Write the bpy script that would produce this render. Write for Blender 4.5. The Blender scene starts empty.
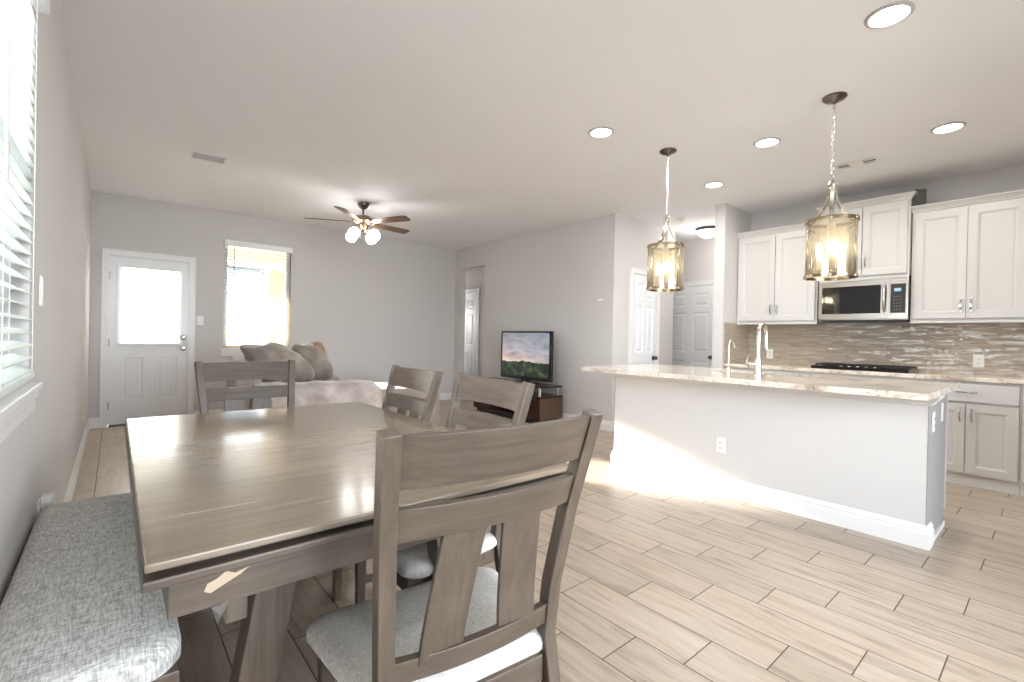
import bpy, bmesh, math, random
from mathutils import Vector, Matrix, noise
random.seed(7)
S = bpy.context.scene
COL = S.collection
PI = math.pi

# ------------------------------------------------------------------ camera
F_PX, YAW, PITCH, ROLL, CX, CZ = 468.49, 0.7037, -0.0064, 0.0207, 0.2236, 1.1554
cam = bpy.data.cameras.new('camera')
cam.sensor_fit = 'HORIZONTAL'; cam.sensor_width = 36.0
cam.lens = F_PX / 1024 * 36.0
cam.clip_start = 0.02; cam.clip_end = 200
camo = bpy.data.objects.new('camera', cam); COL.objects.link(camo)
fw = Vector((math.sin(YAW)*math.cos(PITCH), math.cos(YAW)*math.cos(PITCH), math.sin(PITCH)))
rt = Vector((math.cos(YAW), -math.sin(YAW), 0)); up = rt.cross(fw)
rt2 = math.cos(ROLL)*rt + math.sin(ROLL)*up
up2 = -math.sin(ROLL)*rt + math.cos(ROLL)*up
m = Matrix((rt2, up2, -fw)).transposed().to_4x4(); m.translation = Vector((CX, 0, CZ))
camo.matrix_world = m
S.camera = camo

# ------------------------------------------------------------------ view, world, sun, daylight
S.view_settings.view_transform = 'Standard'
S.view_settings.look = 'None'
S.view_settings.gamma = 1.0
S.view_settings.use_curve_mapping = False
S.view_settings.exposure = 1.15
S.cycles.use_denoising = True
S.cycles.max_bounces = 10
S.cycles.diffuse_bounces = 6
S.cycles.transparent_max_bounces = 16
S.cycles.sample_clamp_indirect = 6.0
S.cycles.caustics_reflective = False
S.cycles.caustics_refractive = False

H = 2.758
YB = 7.31
XT = 5.02
YT = 3.69
XK = 6.23
YF = -2.2

W = bpy.data.worlds.new('sky'); S.world = W; W.use_nodes = True
bg = W.node_tree.nodes['Background']
bg.inputs[0].default_value = (0.85, 0.925, 1.0, 1); bg.inputs[1].default_value = 9.5

def add_light(name, typ, loc, energy, color=(1, 1, 1), rot=(0, 0, 0), **k):
    l = bpy.data.lights.new(name, typ); l.energy = energy; l.color = color
    for a, v in k.items():
        if a == 'portal': l.cycles.is_portal = v
        else: setattr(l, a, v)
    o = bpy.data.objects.new(name, l); o.location = loc; o.rotation_euler = rot
    COL.objects.link(o); return o

SUN_DIR = Vector((0.36, -1.0, -0.285)).normalized()
sun = add_light('sun', 'SUN', (0, 12, 6), 34.0, (1.0, 0.95, 0.86), angle=math.radians(2.2))
sun.rotation_euler = (-SUN_DIR).to_track_quat('Z', 'Y').to_euler()
# daylight entering through the windows (portals guide the sky light)
add_light('sky_portal', 'AREA', (-0.16, 1.35, 1.66), 1, rot=(0, -PI/2, 0), shape='RECTANGLE', size=1.4, size_y=1.9, portal=True)
add_light('sky_portal', 'AREA', (1.755, YB+0.16, 1.64), 1, rot=(-PI/2, 0, 0), shape='RECTANGLE', size=0.9, size_y=1.45, portal=True)
add_light('sky_portal', 'AREA', (0.56, YB+0.16, 1.46), 1, rot=(-PI/2, 0, 0), shape='RECTANGLE', size=0.6, size_y=1.0, portal=True)
add_light('sky_portal', 'AREA', (1.9, YF-0.16, 1.2), 1, rot=(PI/2, 0, 0), shape='RECTANGLE', size=3.0, size_y=2.4, portal=True)

# ------------------------------------------------------------------ materials
def srgb(r, g, b):
    f = lambda c: (c/255/12.92) if c/255 <= 0.04045 else ((c/255+0.055)/1.055)**2.4
    return (f(r), f(g), f(b), 1)

class NT:
    def __init__(s, mat): s.m = mat; s.t = mat.node_tree; s.n = s.t.nodes; s.l = s.t.links
    def new(s, typ, **k):
        n = s.n.new(typ)
        for a, v in k.items():
            if a.startswith('i_'): n.inputs[a[2:].replace('_', ' ')].default_value = v
            else: setattr(n, a, v)
        return n
    def link(s, a, b): s.l.new(a, b)
    def math(s, op, a, b=None, c=None):
        n = s.n.new('ShaderNodeMath'); n.operation = op
        for i, v in enumerate((a, b, c)):
            if v is None: continue
            if isinstance(v, (int, float)): n.inputs[i].default_value = v
            else: s.link(v, n.inputs[i])
        return n.outputs[0]
    def ramp(s, fac, stops, interp='LINEAR'):
        n = s.n.new('ShaderNodeValToRGB'); n.color_ramp.interpolation = interp
        e = n.color_ramp.elements
        while len(e) < len(stops): e.new(0.5)
        for q, (p, c) in zip(e, stops): q.position = p; q.color = c
        s.link(fac, n.inputs[0]); return n.outputs[0]
    def mix(s, fac, a, b, typ='MIX'):
        n = s.n.new('ShaderNodeMix'); n.data_type = 'RGBA'; n.blend_type = typ
        for sock, v in ((n.inputs[0], fac), (n.inputs[6], a), (n.inputs[7], b)):
            if isinstance(v, (int, float)): sock.default_value = v
            elif isinstance(v, tuple): sock.default_value = v
            else: s.link(v, sock)
        return n.outputs[2]

def pbr(name, col, rough=0.5, metal=0.0, **k):
    mt = bpy.data.materials.new(name); mt.use_nodes = True
    b = mt.node_tree.nodes['Principled BSDF']
    b.inputs['Base Color'].default_value = col
    b.inputs['Roughness'].default_value = rough
    b.inputs['Metallic'].default_value = metal
    for a, v in k.items(): b.inputs[a.replace('_', ' ')].default_value = v
    return mt

def bsdf(mt): return mt.node_tree.nodes['Principled BSDF']

def painted(name, col, rough=0.6, scale=180, strength=0.05, vary=0.02):
    mt = pbr(name, col, rough); t = NT(mt); b = bsdf(mt)
    co = t.new('ShaderNodeTexCoord')
    nz = t.new('ShaderNodeTexNoise', i_Scale=scale, i_Detail=2.0); t.link(co.outputs['Object'], nz.inputs['Vector'])
    bp = t.new('ShaderNodeBump', i_Strength=strength, i_Distance=0.002)
    t.link(nz.outputs['Fac'], bp.inputs['Height']); t.link(bp.outputs[0], b.inputs['Normal'])
    n2 = t.new('ShaderNodeTexNoise', i_Scale=1.3, i_Detail=3.0); t.link(co.outputs['Object'], n2.inputs['Vector'])
    c1 = tuple(max(0, c*(1-vary)) for c in col[:3])+(1,); c2 = tuple(min(1, c*(1+vary)) for c in col[:3])+(1,)
    t.link(t.mix(n2.outputs['Fac'], c1, c2), b.inputs['Base Color'])
    return mt

def wood(name, dark, mid, light, rough=0.35, axis='X', scale=1.0, coat=0.0, bump=0.05):
    """Stained wood with grain running along the object's own axis."""
    mt = pbr(name, mid, rough); t = NT(mt); b = bsdf(mt)
    co = t.new('ShaderNodeTexCoord'); mp = t.new('ShaderNodeMapping')
    st = {'X': (1.2, 22, 22), 'Y': (22, 1.2, 22), 'Z': (22, 22, 1.2)}[axis]
    mp.inputs['Scale'].default_value = tuple(v*scale for v in st)
    t.link(co.outputs['Object'], mp.inputs[0])
    n1 = t.new('ShaderNodeTexNoise', i_Scale=2.2, i_Detail=6.0, i_Roughness=0.62, i_Distortion=0.6); t.link(mp.outputs[0], n1.inputs['Vector'])
    n2 = t.new('ShaderNodeTexNoise', i_Scale=3.0, i_Detail=2.0); t.link(co.outputs['Object'], n2.inputs['Vector'])
    c = t.ramp(n1.outputs['Fac'], [(0.25, dark), (0.5, mid), (0.78, light)])
    c2 = t.ramp(n2.outputs['Fac'], [(0.3, (0.78, 0.78, 0.78, 1)), (0.7, (1.08, 1.08, 1.08, 1))])
    t.link(t.mix(1.0, c, c2, 'MULTIPLY'), b.inputs['Base Color'])
    bp = t.new('ShaderNodeBump', i_Strength=bump, i_Distance=0.002)
    t.link(n1.outputs['Fac'], bp.inputs['Height']); t.link(bp.outputs[0], b.inputs['Normal'])
    t.link(t.math('MULTIPLY_ADD', n1.outputs['Fac'], 0.12, rough-0.06), b.inputs['Roughness'])
    if coat: b.inputs['Coat Weight'].default_value = coat; b.inputs['Coat Roughness'].default_value = 0.12
    return mt

def fabric(name, dark, mid, light, scale=1.0, strength=0.5):
    mt = pbr(name, mid, 0.95); t = NT(mt); b = bsdf(mt)
    b.inputs['Sheen Weight'].default_value = 0.15
    co = t.new('ShaderNodeTexCoord')
    ms = []
    for sc in ((60, 420, 60), (420, 60, 60)):
        mp = t.new('ShaderNodeMapping'); mp.inputs['Scale'].default_value = tuple(v*scale for v in sc)
        t.link(co.outputs['Object'], mp.inputs[0])
        n = t.new('ShaderNodeTexNoise', i_Scale=1.0, i_Detail=2.5, i_Roughness=0.6); t.link(mp.outputs[0], n.inputs['Vector'])
        ms.append(n.outputs['Fac'])
    f = t.math('MULTIPLY_ADD', ms[0], 0.5, t.math('MULTIPLY', ms[1], 0.5))
    t.link(t.ramp(f, [(0.36, dark), (0.5, mid), (0.62, light)]), b.inputs['Base Color'])
    bp = t.new('ShaderNodeBump', i_Strength=strength, i_Distance=0.002)
    t.link(f, bp.inputs['Height']); t.link(bp.outputs[0], b.inputs['Normal'])
    return mt

def fur(name, dark, mid, light):
    mt = pbr(name, mid, 0.95); t = NT(mt); b = bsdf(mt)
    b.inputs['Sheen Weight'].default_value = 0.5; b.inputs['Sheen Roughness'].default_value = 0.4
    co = t.new('ShaderNodeTexCoord')
    n1 = t.new('ShaderNodeTexNoise', i_Scale=5.0, i_Detail=3.0, i_Distortion=0.5); t.link(co.outputs['Object'], n1.inputs['Vector'])
    n2 = t.new('ShaderNodeTexNoise', i_Scale=120.0, i_Detail=2.0); t.link(co.outputs['Object'], n2.inputs['Vector'])
    f = t.math('MULTIPLY_ADD', n1.outputs['Fac'], 0.8, t.math('MULTIPLY', n2.outputs['Fac'], 0.2))
    t.link(t.ramp(f, [(0.38, dark), (0.52, mid), (0.64, light)]), b.inputs['Base Color'])
    bp = t.new('ShaderNodeBump', i_Strength=0.6, i_Distance=0.01)
    t.link(f, bp.inputs['Height']); t.link(bp.outputs[0], b.inputs['Normal'])
    return mt

def floor_mat():
    mt = pbr('wood_look_tile', srgb(200, 184, 166), 0.33); t = NT(mt); b = bsdf(mt)
    g = t.new('ShaderNodeNewGeometry'); sp = t.new('ShaderNodeSeparateXYZ'); t.link(g.outputs['Position'], sp.inputs[0])
    RW, TL = 0.2075, 0.6
    r = t.math('DIVIDE', t.math('SUBTRACT', sp.outputs[0], 2.827-0.2075*40), RW)
    row = t.math('FLOOR', r); fr = t.math('SUBTRACT', r, row)
    u = t.math('DIVIDE', t.math('ADD', sp.outputs[1], t.math('MULTIPLY_ADD', row, 0.2, -0.46-0.2*40+60)), TL)
    cu = t.math('FLOOR', u); fu = t.math('SUBTRACT', u, cu)
    # distance to the joints in metres
    dx = t.math('MULTIPLY', t.math('MINIMUM', fr, t.math('SUBTRACT', 1.0, fr)), RW)
    dy = t.math('MULTIPLY', t.math('MINIMUM', fu, t.math('SUBTRACT', 1.0, fu)), TL)
    d = t.math('MINIMUM', dx, dy)
    grout = t.math('LESS_THAN', d, 0.0021)
    cid = t.new('ShaderNodeCombineXYZ'); t.link(row, cid.inputs[0]); t.link(cu, cid.inputs[1])
    wn = t.new('ShaderNodeTexWhiteNoise'); wn.noise_dimensions = '3D'; t.link(cid.outputs[0], wn.inputs['Vector'])
    off = t.new('ShaderNodeVectorMath', operation='MULTIPLY_ADD')
    t.link(wn.outputs['Color'], off.inputs[0]); off.inputs[1].default_value = (9, 9, 9); t.link(g.outputs['Position'], off.inputs[2])
    mp = t.new('ShaderNodeMapping'); mp.inputs['Scale'].default_value = (16, 1.6, 1); t.link(off.outputs[0], mp.inputs[0])
    n1 = t.new('ShaderNodeTexNoise', i_Scale=1.6, i_Detail=6.0, i_Roughness=0.6, i_Distortion=0.9); t.link(mp.outputs[0], n1.inputs['Vector'])
    c = t.ramp(n1.outputs['Fac'], [(0.28, srgb(142, 126, 110)), (0.45, srgb(174, 159, 143)), (0.7, srgb(190, 177, 162))])
    tint = t.ramp(wn.outputs['Value'], [(0.0, (0.90, 0.89, 0.87, 1)), (1.0, (1.06, 1.05, 1.04, 1))])
    c = t.mix(1.0, c, tint, 'MULTIPLY')
    c = t.mix(grout, c, srgb(92, 74, 60))
    t.link(c, b.inputs['Base Color'])
    t.link(t.math('MULTIPLY_ADD', grout, 0.5, t.math('MULTIPLY_ADD', n1.outputs['Fac'], 0.16, 0.24)), b.inputs['Roughness'])
    hgt = t.math('MINIMUM', t.math('DIVIDE', d, 0.004), 1.0)
    bp = t.new('ShaderNodeBump', i_Strength=0.5, i_Distance=0.0015); t.link(hgt, bp.inputs['Height']); t.link(bp.outputs[0], b.inputs['Normal'])
    return mt

def mosaic_mat():
    mt = pbr('glass_mosaic', srgb(150, 138, 124), 0.16); t = NT(mt); b = bsdf(mt)
    g = t.new('ShaderNodeNewGeometry'); sp = t.new('ShaderNodeSeparateXYZ'); t.link(g.outputs['Position'], sp.inputs[0])
    RH = 0.0145
    r = t.math('DIVIDE', sp.outputs[2], RH); row = t.math('FLOOR', r); fr = t.math('SUBTRACT', r, row)
    wr = t.new('ShaderNodeTexWhiteNoise'); wr.noise_dimensions = '1D'; t.link(row, wr.inputs['W'])
    s_ = t.math('ADD', sp.outputs[0], sp.outputs[1])
    ln = t.math('MULTIPLY_ADD', wr.outputs['Value'], 0.06, 0.09)
    u = t.math('ADD', t.math('DIVIDE', t.math('ADD', s_, 20.0), ln), t.math('MULTIPLY', wr.outputs['Value'], 7.0))
    cu = t.math('FLOOR', u); fu = t.math('SUBTRACT', u, cu)
    cid = t.new('ShaderNodeCombineXYZ'); t.link(row, cid.inputs[0]); t.link(cu, cid.inputs[1])
    wn = t.new('ShaderNodeTexWhiteNoise'); wn.noise_dimensions = '3D'; t.link(cid.outputs[0], wn.inputs['Vector'])
    dz = t.math('MULTIPLY', t.math('MINIMUM', fr, t.math('SUBTRACT', 1.0, fr)), RH)
    du = t.math('MULTIPLY', t.math('MINIMUM', fu, t.math('SUBTRACT', 1.0, fu)), ln)
    grout = t.math('LESS_THAN', t.math('MINIMUM', dz, du), 0.0009)
    c = t.ramp(wn.outputs['Value'], [(0.0, srgb(168, 154, 138)), (0.5, srgb(178, 165, 149)), (1.0, srgb(190, 179, 165))])
    c = t.mix(grout, c, srgb(160, 148, 133))
    t.link(c, b.inputs['Base Color'])
    t.link(t.math('MULTIPLY_ADD', grout, 0.5, 0.13), b.inputs['Roughness'])
    v1 = t.new('ShaderNodeVectorMath', operation='SUBTRACT'); t.link(wn.outputs['Color'], v1.inputs[0]); v1.inputs[1].default_value = (0.5, 0.5, 0.5)
    nz = t.new('ShaderNodeTexNoise', i_Scale=30.0, i_Detail=2.0); t.link(g.outputs['Position'], nz.inputs['Vector'])
    v2 = t.new('ShaderNodeVectorMath', operation='SUBTRACT'); t.link(nz.outputs['Color'], v2.inputs[0]); v2.inputs[1].default_value = (0.5, 0.5, 0.5)
    v3 = t.new('ShaderNodeVectorMath', operation='MULTIPLY_ADD'); t.link(v1.outputs[0], v3.inputs[0]); v3.inputs[1].default_value = (0.22, 0.22, 0.22); t.link(g.outputs['Normal'], v3.inputs[2])
    v4 = t.new('ShaderNodeVectorMath', operation='MULTIPLY_ADD'); t.link(v2.outputs[0], v4.inputs[0]); v4.inputs[1].default_value = (0.35, 0.35, 0.35); t.link(v3.outputs[0], v4.inputs[2])
    v5 = t.new('ShaderNodeVectorMath', operation='NORMALIZE'); t.link(v4.outputs[0], v5.inputs[0])
    t.link(v5.outputs[0], b.inputs['Normal'])
    return mt

def granite_mat():
    mt = pbr('granite', srgb(190, 176, 160), 0.12); t = NT(mt); b = bsdf(mt)
    g = t.new('ShaderNodeNewGeometry')
    mp = t.new('ShaderNodeMapping'); mp.inputs['Scale'].default_value = (1.6, 0.8, 1.6); mp.inputs['Rotation'].default_value = (0, 0, 0.4)
    t.link(g.outputs['Position'], mp.inputs[0])
    n1 = t.new('ShaderNodeTexNoise', i_Scale=3.2, i_Detail=9.0, i_Roughness=0.62, i_Distortion=1.6); t.link(mp.outputs[0], n1.inputs['Vector'])
    n2 = t.new('ShaderNodeTexNoise', i_Scale=46.0, i_Detail=4.0, i_Roughness=0.7); t.link(g.outputs['Position'], n2.inputs['Vector'])
    c = t.ramp(n1.outputs['Fac'], [(0.28, srgb(120, 104, 90)), (0.38, srgb(186, 170, 152)), (0.48, srgb(222, 212, 198)), (0.62, srgb(236, 230, 220)), (0.76, srgb(196, 180, 160))])
    c2 = t.ramp(n2.outputs['Fac'], [(0.34, (0.6, 0.57, 0.54, 1)), (0.44, (1, 1, 1, 1)), (0.7, (1.08, 1.07, 1.05, 1))])
    t.link(t.mix(1.0, c, c2, 'MULTIPLY'), b.inputs['Base Color'])
    b.inputs['Coat Weight'].default_value = 0.3
    return mt

def brushed(name, col, rough=0.28, axis=(2, 260, 260)):
    mt = pbr(name, col, rough, 1.0); t = NT(mt); b = bsdf(mt)
    co = t.new('ShaderNodeTexCoord'); mp = t.new('ShaderNodeMapping'); mp.inputs['Scale'].default_value = axis
    t.link(co.outputs['Object'], mp.inputs[0])
    n = t.new('ShaderNodeTexNoise', i_Scale=1.5, i_Detail=2.0); t.link(mp.outputs[0], n.inputs['Vector'])
    t.link(t.math('MULTIPLY_ADD', n.outputs['Fac'], 0.2, rough-0.1), b.inputs['Roughness'])
    return mt

def emit(name, col, strength):
    mt = bpy.data.materials.new(name); mt.use_nodes = True; t = NT(mt)
    t.n.remove(bsdf(mt)); e = t.new('ShaderNodeEmission'); e.inputs[0].default_value = col; e.inputs[1].default_value = strength
    t.link(e.outputs[0], t.n['Material Output'].inputs[0]); return mt

def thin_glass(name, tint=(1, 1, 1, 1), gloss=0.08, rough=0.02, diffuse=0.0):
    mt = bpy.data.materials.new(name); mt.use_nodes = True; t = NT(mt)
    t.n.remove(bsdf(mt))
    tr = t.new('ShaderNodeBsdfTransparent'); tr.inputs[0].default_value = tint
    gl = t.new('ShaderNodeBsdfGlossy'); gl.inputs['Roughness'].default_value = rough
    fr = t.new('ShaderNodeFresnel'); fr.inputs[0].default_value = 1.45
    mx = t.new('ShaderNodeMixShader')
    t.link(t.math('ADD', fr.outputs[0], gloss), mx.inputs[0]); t.link(tr.outputs[0], mx.inputs[1]); t.link(gl.outputs[0], mx.inputs[2])
    out = mx.outputs[0]
    if diffuse:
        df = t.new('ShaderNodeBsdfTranslucent'); df.inputs[0].default_value = tint
        m2 = t.new('ShaderNodeMixShader'); m2.inputs[0].default_value = diffuse
        t.link(out, m2.inputs[1]); t.link(df.outputs[0], m2.inputs[2]); out = m2.outputs[0]
    t.link(out, t.n['Material Output'].inputs[0]); return mt

def slat_mat(name, col, trans=0.35):
    mt = pbr(name, col, 0.45); t = NT(mt); b = bsdf(mt)
    tl = t.new('ShaderNodeBsdfTranslucent'); tl.inputs[0].default_value = col
    mx = t.new('ShaderNodeMixShader'); mx.inputs[0].default_value = trans
    t.link(b.outputs[0], mx.inputs[1]); t.link(tl.outputs[0], mx.inputs[2]); t.link(mx.outputs[0], t.n['Material Output'].inputs[0])
    return mt

M = {}
M['wall'] = painted('wall_paint', srgb(210, 207, 205), 0.85)
M['ceil'] = painted('ceiling_paint', srgb(242, 242, 244), 0.9, 240, 0.15)
M['trim'] = painted('trim_paint', srgb(236, 236, 236), 0.35, 60, 0.02, 0.01)
M['doorp'] = painted('door_paint', srgb(236, 238, 241), 0.38, 60, 0.02, 0.01)
M['cab'] = painted('cabinet_paint', srgb(205, 203, 200), 0.4, 60, 0.02, 0.01)
M['island'] = painted('island_paint', srgb(214, 212, 210), 0.7)
M['islandshade'] = painted('island_end_shaded', srgb(158, 157, 156), 0.6)  # darkened island paint: shade on the end face put into the colour
M['floor'] = floor_mat()
M['mosaic'] = mosaic_mat()
M['granite'] = granite_mat()
WD, WM, WL = srgb(80, 69, 60), srgb(98, 86, 75), srgb(112, 100, 88)
M['woodX'] = wood('grey_brown_wood_x', WD, WM, WL, 0.36, 'X')
M['woodY'] = wood('grey_brown_wood_y', WD, WM, WL, 0.36, 'Y')
M['woodZ'] = wood('grey_brown_wood_z', WD, WM, WL, 0.36, 'Z')
M['tabletop'] = wood('table_top_wood', srgb(124, 109, 92), srgb(137, 122, 104), srgb(148, 133, 115), 0.25, 'X', coat=0.3, bump=0.012)
M['linen'] = fabric('linen_seat', srgb(186, 183, 178), srgb(214, 211, 206), srgb(232, 230, 226), 1.1)
M['tweed'] = fabric('tweed_bench', srgb(150, 148, 145), srgb(204, 202, 198), srgb(236, 235, 232), 0.6)
M['sofa'] = fur('sofa_fabric', srgb(140, 130, 122), srgb(150, 140, 132), srgb(160, 150, 142))
M['fur'] = fur('faux_fur_throw', srgb(164, 153, 147), srgb(184, 174, 168), srgb(200, 192, 187))
M['furdark'] = fur('plush_cushion', srgb(128, 119, 111), srgb(146, 136, 128), srgb(164, 154, 146))
M['tan'] = fur('tan_cushion', srgb(140, 112, 84), srgb(164, 134, 104), srgb(178, 150, 120))
M['whitecloth'] = pbr('white_cloth', srgb(240, 238, 234), 0.9)
M['nickel'] = brushed('brushed_nickel', srgb(205, 200, 192), 0.22)
M['steel'] = brushed('stainless_steel', srgb(160, 154, 147), 0.3)
M['chrome'] = pbr('polished_chrome', srgb(225, 225, 225), 0.08, 1.0)
M['bronze'] = pbr('dark_bronze', srgb(106, 99, 93), 0.32, 1.0)
M['antique'] = pbr('antique_brass', srgb(150, 128, 104), 0.3, 1.0)
M['rim'] = pbr('champagne_bronze', srgb(172, 154, 130), 0.22, 1.0)
M['blackgl'] = pbr('black_glass', srgb(22, 22, 24), 0.06, 0.0, Coat_Weight=0.6)
M['black'] = pbr('black_plastic', srgb(24, 23, 23), 0.4)
M['iron'] = pbr('cast_iron', srgb(30, 29, 28), 0.6)
M['darkgrey'] = pbr('dark_grey_matte', srgb(92, 88, 82), 0.7)
M['espresso'] = wood('espresso_wood', srgb(36, 20, 18), srgb(58, 32, 28), srgb(76, 46, 40), 0.25, 'Y')
M['endwood'] = wood('stand_end_wood', srgb(70, 50, 38), srgb(96, 72, 56), srgb(116, 90, 72), 0.3, 'Y')
M['bladewood'] = wood('fan_blade_wood', srgb(58, 38, 25), srgb(92, 62, 40), srgb(120, 84, 56), 0.3, 'X')
M['plastic'] = pbr('white_plastic', srgb(238, 237, 233), 0.35)
M['ringgrey'] = pbr('grey_trim', srgb(186, 184, 182), 0.5)
M['slot'] = pbr('socket_slot', srgb(70, 68, 66), 0.6)
M['slat'] = slat_mat('white_blind_slat', srgb(232, 236, 232), 0.25)
M['slatd'] = slat_mat('door_blind_slat', srgb(240, 240, 238), 0.7)
M['slatc'] = slat_mat('cream_blind_slat', srgb(228, 218, 194), 0.3)
M['glass'] = thin_glass('window_glass')
M['amber'] = thin_glass('champagne_glass', srgb(250, 245, 233), 0.08, 0.05, 0.07)
M['frost'] = thin_glass('frosted_candle_tube', srgb(255, 246, 230), 0.05, 0.2, 0.75)
M['bulb'] = emit('lit_bulb', (1.0, 0.92, 0.78, 1), 28)
M['can'] = emit('lit_downlight', (1.0, 0.98, 0.94, 1), 9)
M['shade'] = emit('lit_glass_shade', (1.0, 0.97, 0.93, 1), 12)
M['chip'] = pbr('bare_wood_scar', srgb(196, 176, 152), 0.6)
M['tape'] = thin_glass('clear_tape', srgb(225, 220, 210), 0.3, 0.1)
M['concrete'] = painted('patio_concrete', srgb(150, 148, 144), 0.8, 40, 0.2)
M['soffit'] = painted('patio_soffit', srgb(172, 160, 132), 0.8, 12, 0.1)
M['siding'] = painted('blue_siding', srgb(120, 140, 158), 0.8)
M['lcd'] = emit('lit_display', (0.45, 0.7, 0.9, 1), 0.5)
M['fence'] = painted('fence_wood', srgb(214, 200, 176), 0.8)

def tv_screen_mat():
    mt = bpy.data.materials.new('screen_picture'); mt.use_nodes = True; t = NT(mt); b = bsdf(mt)
    co = t.new('ShaderNodeTexCoord'); sp = t.new('ShaderNodeSeparateXYZ'); t.link(co.outputs['Generated'], sp.inputs[0])
    u = t.math('SUBTRACT', 1.0, sp.outputs[1]); v = sp.outputs[2]
    mp = t.new('ShaderNodeMapping'); mp.inputs['Scale'].default_value = (1, 2.2, 5); mp.inputs['Rotation'].default_value = (0.5, 0, 0); t.link(co.outputs['Generated'], mp.inputs[0])
    n = t.new('ShaderNodeTexNoise', i_Scale=1.7, i_Detail=6.0, i_Distortion=0.4); t.link(mp.outputs[0], n.inputs['Vector'])
    sky = t.ramp(v, [(0.34, srgb(250, 226, 204)), (0.42, srgb(222, 190, 184)), (0.62, srgb(196, 186, 188)), (1.0, srgb(160, 158, 164))])
    blue = t.mix(t.math('MULTIPLY', u, 0.5), sky, srgb(140, 168, 190))
    cl = t.ramp(n.outputs['Fac'], [(0.3, (0.5, 0.5, 0.53, 1)), (0.55, (0.95, 0.93, 0.93, 1)), (0.75, (1.25, 1.15, 1.1, 1))])
    sky = t.mix(0.9, blue, cl, 'MULTIPLY')
    n2 = t.new('ShaderNodeTexNoise', i_Scale=9.0, i_Detail=6.0); t.link(co.outputs['Generated'], n2.inputs['Vector'])
    land = t.ramp(n2.outputs['Fac'], [(0.35, srgb(24, 30, 27)), (0.55, srgb(54, 66, 50)), (0.75, srgb(98, 116, 76))])
    n3 = t.new('ShaderNodeTexNoise', i_Scale=3.0, i_Detail=4.0); t.link(co.outputs['Generated'], n3.inputs['Vector'])
    edge = t.math('MULTIPLY_ADD', n3.outputs['Fac'], 0.22, 0.22)
    msk = t.math('LESS_THAN', v, edge)
    c = t.mix(msk, sky, land)
    t.link(c, b.inputs['Emission Color']); b.inputs['Emission Strength'].default_value = 0.46
    b.inputs['Base Color'].default_value = (0.01, 0.01, 0.01, 1); b.inputs['Roughness'].default_value = 0.15
    return mt
M['screen'] = tv_screen_mat()

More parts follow.
